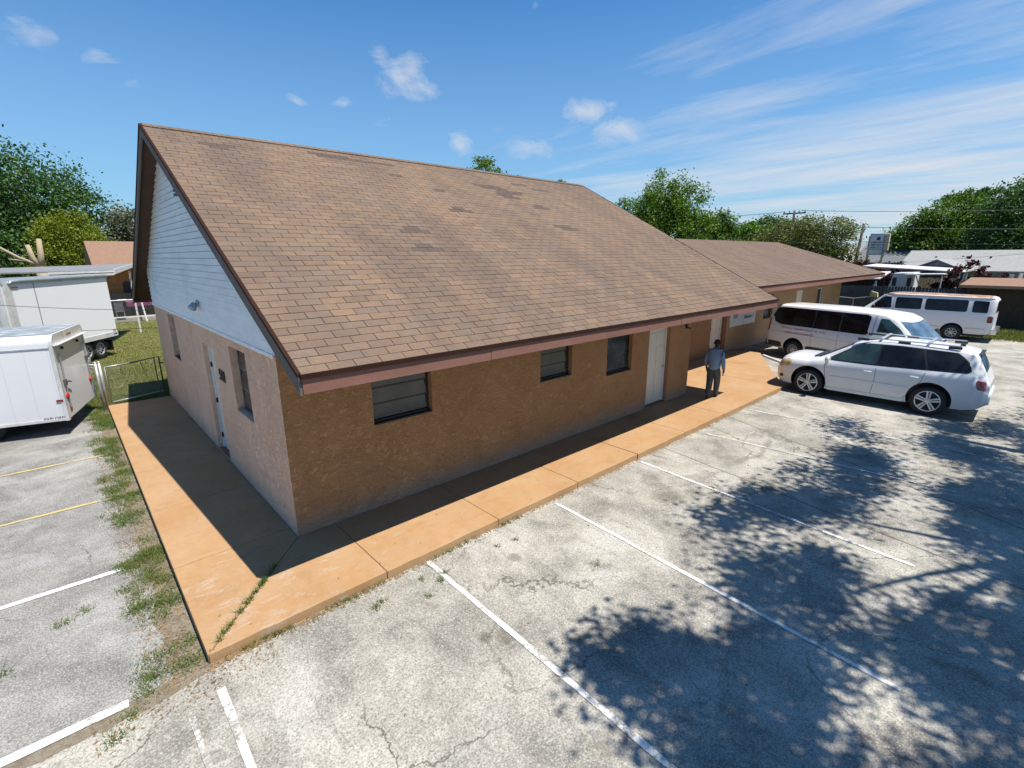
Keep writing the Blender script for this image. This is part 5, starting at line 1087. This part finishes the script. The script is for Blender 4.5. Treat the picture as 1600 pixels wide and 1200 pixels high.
for i in range(330):
    y = R.uniform(-1.5, 10.2); dens = .5+.5*math.sin(y*2.2)+.35*math.sin(y*5.3+1)
    if R.random() < .25+.6*dens: tuft(R.choice([-1.54, -1.60, -1.68, -1.78, -1.88])+R.normal()*.05, y, .07, int(R.uniform(60, 170)))
for (x, y, r, k) in ((-1.98, -1.56, .06, 120), (-2.12, -1.78, .045, 70), (-2.25, -1.95, .05, 80), (-2.55, .18, .045, 90), (-2.35, .28, .05, 60), (.18, -1.98, .035, 60), (.28, -1.94, .03, 45), (1.15, -1.98, .03, 40), (1.02, -2.08, .03, 50), (.85, -1.9, .02, 30), (.75, -2.25, .02, 26), (2.05, -2.0, .025, 30), (2.35, -2.05, .02, 30), (-3.0, -.35, .05, 60), (-1.62, 8.9, .1, 200), (-1.68, 9.5, .14, 300), (2.75, -3.2, .04, 50), (-1.9, -1.15, .09, 160), (-1.75, -.4, .09, 190), (9.0, -3.6, .1, 60), (-1.75, -1.4, .07, 110), (-2.05, 2.9, .03, 30), (-1.95, -.1, .03, 40)): tuft(x, y, r, k)
for i in range(60):   # along the diagonal joint of the corner slab
    t = R.beta(1.5, 1.6); x = SX*(1-t*.75)+.02; y = SY*(1-t*.75)+.02
    for _ in range(int(14*(1-abs(t-.45)))): L.append((x+R.normal()*.018, y+R.normal()*.018, .0))
for i in range(90):   # foot of the front kerb
    x = R.choice([-1.1, -.95, -.8, .0, .35, 1.4, 1.8, 2.6])+R.normal()*.12; tuft(x, SY-.03, .02, 8)
blades('weeds', L, .055, .007, 'weed', 35, 1.1)
mb = MB(); rl = random.Random(8)
def litter(x, y, z=GZ+.006):
    s = rl.uniform(.008, .022); a = rl.uniform(0, PI); ca, sa = math.cos(a)*s, math.sin(a)*s; mb.add([(x-ca, y-sa, z), (x+sa*.4, y-ca*.4, z+s*rl.uniform(.1, .7)), (x+ca, y+sa, z+s*rl.uniform(0, .5)), (x-sa*.4, y+ca*.4, z)], [(0, 1, 2, 3)], 'dry_leaf')
for i in range(4200): litter(rl.uniform(-1.95, -1.48)+rl.gauss(0, .04), rl.uniform(-1.7, 10))
for i in range(700): litter(SX+abs(rl.gauss(0, 1.1)), SY-.01-abs(rl.gauss(0, .05)))
for i in range(900): x = rl.uniform(-1, 13.5); litter(x, SY-.012-abs(rl.gauss(0, .028)))
for i in range(240): litter(rl.uniform(-2.4, -.9), rl.gauss(-1.85, .14))
for i in range(180): litter(rl.uniform(-1.4, 14), rl.uniform(-7, -1.7))
for i in range(40): litter(rl.uniform(-1.3, 9), rl.choice((rl.uniform(-1.5, -.1), rl.uniform(-1.5, -.8))), .004)
for i in range(35): litter(-.12+rl.gauss(0, .06), 4.5+rl.gauss(0, .12), .006)
o = mb.obj('leaf_litter', kind='stuff', label='dry leaves blown against the kerb')

# ------------------------------------------------------------------ neighbours on the left
CP = thing('carport', 'low metal carport roof with white double gutter behind the white box trailer', 'carport', (0, 0, 0))
mb = MB(); mb.extr([(-6, 23.2, 3.20), (.15, 23.2, 3.27), (1.30, 27.3, 3.50), (-6, 27.6, 3.30)], (0, 0, .06), 'carport_roof'); mb.obj('roof', CP, recalc=True)
for z0 in (3.06, 3.19): mb = MB(); mb.extr([(-2.1, 23.14, z0-.02), (.17, 23.14, z0+.03), (.17, 23.14, z0+.12), (-2.1, 23.14, z0+.07)], (0, .05, 0), 'white_paint'); mb.obj('gutter', CP, recalc=True)
mb = MB(); mb.extr([(.17, 23.16, 3.13), (1.33, 27.3, 3.38), (1.33, 27.3, 3.56), (.17, 23.16, 3.36)], (.04, 0, 0), 'white_paint'); mb.obj('gutter', CP, recalc=True)
for (x, y) in ((1.1, 27.1), (-3.9, 23.3)): mb = MB(); mb.box(x-.04, x+.04, y-.04, y+.04, -.15, 3.2, 'white_paint'); mb.obj('post', CP)
NH = thing('neighbour_house', 'small orange walled house with tan shingle roof beyond the back fence', 'house', (0, 0, 0))
mb = MB(); mb.box(.5, 9, 38.2, 46, -.15, 3.4, 'orange_wall'); mb.obj('wall', NH)
mb = MB(); mb.extr([(.1, 37.2, 3.35), (.1, 41.4, 5.05), (.1, 46, 3.35)], (9.6, 0, 0), 'tan_house_roof'); mb.obj('roof', NH, recalc=True)
mb = MB(); mb.box(.08, 9.7, 37.14, 37.2, 3.2, 3.37, 'white_paint'); mb.obj('fascia', NH)
mb = MB(); mb.box(1.6, 2.9, 38.12, 38.2, 1.1, 2.2, 'black'); mb.obj('window', NH)
mb = MB(); mb.box(-.3, 9, 37.4, 37.5, -.15, 1.45, 'black'); mb.obj('porch_shade', NH)  # black sheet standing in for the deep shade of the porch recess
BF = thing('chain_link_fence', 'chain link back fence with white top rail across the lawn', 'fence', (0, 0, 0))
for x in (-3.2, -.6, 1.95, 4.4): mb = MB(); mb.tube([(x+(.12 if x == 1.95 else 0), 33.1, -.15), (x, 33.1, 1.28)], .05, 'trim_white' if x == 1.95 else 'galv', 8); mb.obj('post', BF)
mb = MB(); mb.tube([(-3.2, 33.1, 1.24), (4.4, 33.1, 1.28)], .03, 'trim_white', 8); mb.obj('rail', BF)
mb = MB(); mb.tube([(.75, 33.05, 1.26), (1.2, 33.05, 1.27)], .06, 'white_paint', 8); mb.obj('rail_wrap', BF)
chain_mesh('chain_mesh', BF, (-3.2, 33.1), (4.4, 33.1), .05, 1.24, .14)
mb = MB(); mb.box(-4, 5, 33.5, 34.4, -.2, .12, 'concrete'); tag(mb.obj('concrete_kerb', bevel=.03), 'pale concrete edging strip at the back of the lawn', 'kerb')
mb = MB(); mb.obox((2.2, 36.6, .75), (.8, 0, 0), (0, .3, 0), (0, 0, .22), 'purple'); tag(mb.obj('tarpaulin', bevel=.08), 'dark purple tarpaulin bundle in the shade beyond the fence', 'tarpaulin')
CH = thing('patio_chair', 'grey metal patio chair in the shade behind the back fence', 'chair', (1.0, 36.2, GZ))
mb = MB(); mb.box(-.25, .25, -.25, .25, .42, .46, 'galv_dark'); mb.obj('seat', CH); mb = MB(); mb.obox((0, .28, .75), (.25, 0, 0), (0, .02, 0), (0, 0, .28), 'galv_dark'); mb.obj('backrest', CH)
for x in (-.22, .22):
    for y in (-.22, .22): mb = MB(); mb.tube([(x, y, 0), (x, y, .43)], .018, 'galv', 6); mb.obj('leg', CH)
def cable(label, a, b, sag, r=.008, name='overhead_cable', group=None):
    a, b = Vector(a), Vector(b); mb = MB(); mb.tube([a.lerp(b, t/14)-Vector((0, 0, sag*4*(t/14)*(1-t/14))) for t in range(15)], r, 'cable', 5); return tag(mb.obj(name), label, 'cable', group)
cable('thin black cable running from the pruned tree to the gable corner', (-9.5, 17.5, 3.7), (-.05, 10.3, 2.45), .25, .007)
cable('thin black cable crossing lower in front of the white box trailer', (-9.5, 14.0, 2.35), (-.02, 10.40, 1.95), .10, .006)

# ------------------------------------------------------------------ beyond the lot on the right
FN = thing('wooden_fence', 'dark blue-grey picket fence closing the lot behind the vans', 'fence', (0, 0, 0)); mb = MB(); R2_ = random.Random(4); y = -3.4
while y < 10.5:
    h = 1.88+R2_.uniform(-.02, .02); x = 37.5; mb.add([(x, y, -.1), (x, y+.128, -.1), (x, y+.128, h-.05), (x, y+.064, h+.02), (x, y, h-.05)], [(4, 3, 2, 1, 0)], 'grey_fence'); mb.add([(x+.02, y, -.1), (x+.02, y+.128, -.1), (x+.02, y+.128, h-.05), (x+.02, y+.064, h+.02), (x+.02, y, h-.05)], [(0, 1, 2, 3, 4)], 'grey_fence'); mb.add([(x, y, -.1), (x, y, h-.05), (x+.02, y, h-.05), (x+.02, y, -.1)], [(0, 1, 2, 3)], 'grey_fence'); y += .15 if R2_.random() > .2 else .17
mb.obj('pickets', FN, kind='stuff')
for h in (.4, 1.5): mb = MB(); mb.box(37.53, 37.58, -3.4, 10.5, h, h+.09, 'grey_fence'); mb.obj('rail', FN)
for y in (-3.3, -.9, 1.5, 3.9, 6.3, 8.7): mb = MB(); mb.box(37.53, 37.63, y-.05, y+.05, -.15, 1.95, 'grey_fence'); mb.obj('post', FN)
F2 = thing('wooden_fence', 'tan wooden picket fence section behind the camper', 'fence', (0, 0, 0)); mb = MB(); y = -4.6
while y < .3: mb.box(43.0, 43.02, y, y+.13, -.1, 2.25+R2_.uniform(-.03, .03), 'wood_fence'); y += .155
mb.obj('pickets', F2, kind='stuff'); mb = MB(); mb.box(43.03, 43.08, -4.6, .3, 1.8, 1.9, 'wood_fence'); mb.obj('rail', F2)
SG2 = thing('swing_gate', 'low pipe and mesh gate in front of the blue-grey fence', 'gate', (0, 0, 0)); mb = MB(); mb.tube([(35.4, 3.9, .95), (35.6, 2.7, 1.20), (35.6, 2.0, 1.15), (35.6, .9, 1.35)], .03, 'galv', 6); mb.tube([(35.4, 3.9, .3), (35.6, 2.0, .3), (35.6, .9, .3)], .03, 'galv', 6); mb.obj('frame', SG2)
for y, h in ((2.0, 1.15), (3.9, 1.0), (.9, 1.4)): mb = MB(); mb.tube([(35.6, y, -.15), (35.6, y, h)], .035, 'galv', 6); mb.obj('post', SG2)
mb = MB(); mb.obox((35.6, .9, 1.45), (.12, 0, 0), (0, .14, .03), (0, .02, .14), 'cream'); mb.obox((35.6, 1.1, 1.5), (.06, 0, 0), (0, .05, 0), (0, 0, .16), 'cream'); mb.obj('cap', SG2)
chain_mesh('chain_mesh', SG2, (35.6, .95), (35.6, 3.8), .3, 1.0, .12)
# brick shed
BS = thing('brick_shed', 'dark brown brick outbuilding with a tan roof edge at the right edge of the lot', 'shed', (0, 0, 0))
mb = MB(); mb.box(36.35, 43, -16, -3.2, -.15, 2.05, 'mortar'); mb.obj('wall', BS)
V = MB(); rb = random.Random(6); zz = -.10; row = 0
while zz < 1.95:
    y = -16+(.14 if row % 2 else 0)
    while y < -3.3:
        x = 36.35-rb.uniform(.008, .03); V.add([(x, y, zz), (x, min(y+.27, -3.2), zz), (x, min(y+.27, -3.2), zz+.075), (x, y, zz+.075), (36.35, y, zz), (36.35, min(y+.27, -3.2), zz), (36.35, min(y+.27, -3.2), zz+.075), (36.35, y, zz+.075)], [(0, 3, 2, 1), (0, 1, 5, 4), (3, 7, 6, 2), (0, 4, 7, 3), (1, 2, 6, 5)], 'brown_brick'); y += .285
    zz += .09; row += 1
V.obj('bricks', BS, kind='stuff')
mb = MB(); mb.extr([(35.85, -16.5, 2.12), (35.85, -2.9, 2.12), (39.6, -3.0, 2.42), (39.6, -16.5, 2.42)], (0, 0, .05), 'tan_house_roof'); mb.extr([(39.6, -16.5, 2.42), (39.6, -3.0, 2.42), (43.4, -2.9, 2.12), (43.4, -16.5, 2.12)], (0, 0, .05), 'tan_house_roof'); mb.obj('roof', BS, recalc=True)
mb = MB(); mb.box(35.80, 35.845, -16.5, -2.9, 2.03, 2.18, 'shed_fascia'); mb.obj('fascia', BS)
# grey house with pale roof
def gable_house(name, label, x0, x1, y0, y1, ze, zr, wm, rm, axis='y', ov=.4, z0=-.15):
    t = thing(name, label, 'house', (0, 0, 0)); mb = MB(); mb.box(x0, x1, y0, y1, z0, ze, wm); mb.obj('wall', t)
    mb = MB()
    if axis == 'y': xm = (x0+x1)/2; mb.extr([(x0-ov, y0-ov, ze-.05), (xm, y0-ov, zr), (x1+ov, y0-ov, ze-.05), (x1+ov, y0-ov, ze+.06), (xm, y0-ov, zr+.12), (x0-ov, y0-ov, ze+.06)], (0, y1-y0+2*ov, 0), rm); g = MB(); g.extr([(x0, y0, ze), (x1, y0, ze), (xm, y0, zr)], (0, y1-y0, 0), wm)
    else: ym = (y0+y1)/2; mb.extr([(x0-ov, y0-ov, ze-.05), (x0-ov, ym, zr), (x0-ov, y1+ov, ze-.05), (x0-ov, y1+ov, ze+.06), (x0-ov, ym, zr+.12), (x0-ov, y0-ov, ze+.06)], (x1-x0+2*ov, 0, 0), rm); g = MB(); g.extr([(x0, y0, ze), (x0, y1, ze), (x0, ym, zr)], (x1-x0, 0, 0), wm)
    mb.obj('roof', t, recalc=True); g.obj('gable', t, recalc=True); return t
G1 = gable_house('grey_house', 'long grey-blue house with a pale shingle roof and small front gable', 54.0, 64, -4.4, 3.0, 2.45, 4.05, 'house_grey', 'grey_roof', 'y')
mb = MB(); mb.box(48.2, 54.4, -1.5, 1.3, -.15, 2.7, 'house_grey'); mb.obj('wing_wall', G1); mb = MB(); mb.extr([(48.2, -1.5, 2.7), (48.2, 1.3, 2.7), (48.2, -.1, 3.30)], (6, 0, 0), 'house_grey'); mb.obj('gable', G1, recalc=True)
for s in (-1, 1): mb = MB(); mb.extr([(47.9, -.1, 3.44), (47.9, -.1+s*1.8, 2.62), (47.9, -.1+s*1.8, 2.54), (47.9, -.1, 3.34)], (7, 0, 0), 'grey_roof'); mb.obj('roof', G1, recalc=True); mb = MB(); mb.extr([(47.88, -.1, 3.46), (47.88, -.1+s*1.82, 2.63), (47.88, -.1+s*1.82, 2.53), (47.88, -.1, 3.34)], (-.05, 0, 0), 'navy'); mb.obj('rake_board', G1, recalc=True)
mb = MB(); mb.box(48.1, 48.19, -.6, .4, 2.5, 2.75, 'black'); mb.obj('window', G1); mb = MB(); mb.box(48.0, 48.19, -.72, .52, 2.76, 2.86, 'white_paint'); mb.obj('window_hood', G1)
for y in (-3.6, -2.6): mb = MB(); mb.box(53.9, 53.99, y, y+.5, 1.2, 2.0, 'black'); mb.obj('window', G1)
mb = MB(); mb.box(53.4, 53.9, -4.2, -3.9, -.1, 2.3, 'white_paint'); mb.obj('post', G1)
for (x, y, zz) in ((57, 1.2, 3.5), (57.2, -.6, 3.55), (56.8, -2.4, 3.5)): mb = MB(); mb.tube([(x, y, zz-.3), (x, y, zz+.15)], .08, 'dark_roof', 8); mb.obj('vent_pipe', G1)
gable_house('dark_roof_house', 'house with a dark slate roof behind the white sheds', 66, 78, 4.0, 9.6, 2.9, 4.9, 'house_grey', 'dark_roof', 'y')
gable_house('pale_roof_house', 'low pale house far beyond the pylon sign', 74, 84, 10, 22, 2.9, 4.4, 'concrete', 'pale_roof', 'y')
gable_house('white_gable_shed', 'tiny white gabled roof peeking over the far wing roof', 56.5, 60, 8.2, 9.6, 3.1, 3.6, 'concrete', 'white_paint', 'x', .15)
gable_house('green_roof_house', 'distant low building with a greenish roof line', 96, 110, 6, 18, 4.6, 5.6, 'concrete', 'carport_roof', 'y')
MS = thing('metal_shed', 'white metal canopy roof on posts beyond the blue-grey fence', 'canopy', (0, 0, 0)); mb = MB(); mb.extr([(43.5, -2.2, 2.62), (43.5, 3.6, 2.95), (47.5, 3.6, 3.05), (47.5, -2.2, 2.72)], (0, 0, .07), 'white_paint'); mb.obj('roof', MS, recalc=True)
for (x, y) in ((43.6, -2.0), (43.6, 3.4), (47.3, -2.0)): mb = MB(); mb.box(x-.05, x+.05, y-.05, y+.05, -.15, 2.65, 'white_paint'); mb.obj('post', MS)
mb = MB(); mb.box(46.5, 46.6, -1.9, .4, -.1, 2.6, 'grey_fence'); mb.obj('wall', MS)
CB = thing('camper', 'white camper trailer with two dark windows behind the blue-grey fence', 'camper', (41.2, .45, GZ)); mb = MB(); mb.extr([(-1, -.55, .4), (-1, .75, .4), (-1, .78, 1.6), (-1, .55, 2.75), (-1, -.55, 2.80)], (2.0, 0, 0), 'white_paint'); mb.obj('body', CB, recalc=True, bevel=.05)
for y in (-.38, .42): mb = MB(); mb.box(-1.03, -1.003, y-.08, y+.14, 1.9, 2.45, 'black'); mb.obj('window', CB)
mb = MB(); mb.obox((-1.3, -1.2, 2.72), (.9, 0, 0), (0, 1.0, -.03), (0, 0, .03), 'white_paint'); mb.obj('awning', CB); mb = MB(); mb.tube([(-1.6, -1.3, 1.2), (-1.2, -.7, 2.6)], .03, 'cream', 6); mb.tube([(-1.9, -2.1, 0), (-1.9, -2.1, 2.7)], .03, 'trim_white', 6); mb.obj('awning_arm', CB)
mb = MB(); mb.lathe([(.33, -.1), (.33, .1)], (0, .9, .33), (0, 1, 0), 'rubber', 20); mb.obj('wheel', CB)
WC = thing('parked_car', 'small white car with a curved windshield showing over the fence beside the camper', 'car', (40.9, -1.55, GZ), rad(75)); car = Car(WC, [(-1.5, .9), (-1.3, 1.5), (-.8, 1.95), (.2, 2.0), (.9, 1.45), (1.5, 1.2), (1.7, .9)], [(-1.5, .8), (1.2, 1.1), (1.7, .8)], [(-1.5, .7), (0, .8), (1.7, .7)], [(-1.5, .65), (0, .75), (1.7, .6)], [(-1.5, .5), (0, .6), (1.7, .5)], [(-1.5, .3), (1.7, .3)], -1.5, 1.7)
car.body('van_paint', 'black', [(1.0, .34, .33), (-.9, .34, .33)], N=40); car.toppanel('windshield', .3, .95, .5, .55, 'windshield')
for x in (1.0, -.9):
    for sd in (1, -1): wheel(WC, x, sd*.66, .31, .2, sd, 8, .2, 'galv', 'steel')
LT = thing('lean_to', 'low white-edged lean-to roof over dark shade at the left end of the fence', 'lean-to', (0, 0, 0)); mb = MB(); mb.extr([(39.5, 1.6, 2.20), (39.5, 6.5, 2.1), (42.5, 6.5, 2.5), (42.5, 1.6, 2.6)], (0, 0, .07), 'white_paint'); mb.obj('roof', LT, recalc=True); mb = MB(); mb.box(42, 42.1, 1.8, 6.4, -.1, 2.2, 'black'); mb.obj('shade_sheet', LT)  # the black sheet at the back supplies the darkness under this roof
for y in (1.8, 6.3): mb = MB(); mb.box(39.6, 39.7, y-.05, y+.05, -.1, 2.1, 'white_paint'); mb.obj('post', LT)
# utility poles and wires
def pole(label, x, y, h, lean, arm):
    t = thing('utility_pole', label, 'utility pole', (x, y, GZ), 0, 'utility poles'); mb = MB(); mb.tube([(0, 0, 0), (0, lean*.5, h*.5), (0, lean, h)], [.16, .14, .11], 'pole_wood', 10); mb.obj('shaft', t, smooth=True)
    if arm:
        mb = MB(); mb.box(-.06, .06, lean-1.1, lean+1.1, h-.35, h-.22, 'pole_wood'); mb.obj('crossarm', t)
        for q in (-1.0, -.45, .5, 1.0): mb = MB(); mb.tube([(0, lean+q, h-.22), (0, lean+q, h-.02)], .05, 'galv_dark', 6); mb.obj('insulator', t)
        mb = MB(); mb.tube([(.2, lean-.25, h-1.5), (.2, lean-.25, h-.8)], .2, 'galv', 10); mb.obj('transformer', t)
    return t
pole('tall wooden utility pole with a crossarm behind the olive tree', 56.7, 13.7, 8.45, -.25, True); pole('plain dark utility pole leaning beside the pylon sign', 54.5, 6.9, 6.7, -.35, False)
for k, (a, b, s) in enumerate((((56.7, 14.4, 8.25), (30, 46, 8.2), .8), ((56.7, 12.5, 8.25), (70, -30, 8.4), .8), ((54.5, 6.6, 6.3), (66, -30, 6.6), .7), ((54.5, 6.6, 6.0), (40, 42, 5.9), .6), ((54.5, 6.6, 5.0), (66, -30, 5.2), .6))):
    cable(['power line running left from the crossarm of the taller pole', 'power line running right from the crossarm of the taller pole', 'upper line running right from the plain leaning pole', 'line running left from the plain leaning pole', 'lower line running right from the plain leaning pole'][k], a, b, s, .022, 'power_line')
PS = thing('pylon_sign', 'tall cream framed pylon sign with blue-grey face panels', 'sign', (58.7, 6.2, GZ), 0); 
for y in (-.62, .62): mb = MB(); mb.tube([(0, y, 0), (0, y, 5.7)], .12, 'cream', 10); mb.obj('post', PS)
mb = MB(); mb.box(-.22, .22, -.60, .60, 3.9, 5.95, 'sign_blue'); mb.obj('cabinet', PS, bevel=.05); mb = MB(); mb.box(-.20, .24, -1.0, -.62, 4.3, 5.9, 'cream'); mb.obj('cabinet_side', PS, bevel=.05)
mb = MB(); mb.box(-.25, -.225, -.5, .5, 4.5, 5.8, 'sign_face'); fc = mb.obj('sign_face', PS); mb = MB(); mb.lathe([(0, 0), (.16, 0), (.16, .01)], (-.252, -.15, 5.45), (-1, 0, 0), 'navy', 16); mb.obj('emblem', fc)
glyph_rows(fc, [(-.42, .4, 5.05, .12), (-.42, .4, 4.82, .12), (-.42, .4, 4.6, .1)], lambda mb, a, b, c, d, m: mb.box(-.262, -.252, a, b, c, d, m), 'navy')
mb = MB(); mb.box(-.24, -.225, -.5, .5, 4.0, 4.4, 'sign_face'); mb.obj('sign_face', PS)
HP = thing('hoop_post', 'cream bent pipe hoop at the left of the pylon sign', 'post', (55.2, 8.3, GZ)); mb = MB(); mb.tube([(0, -.4, 0), (0, -.35, 3.6), (0, -.15, 4.1), (0, .25, 4.15), (0, .5, 3.8), (0, .55, 0)], .10, 'cream', 8); mb.obj('pipe', HP, smooth=True)
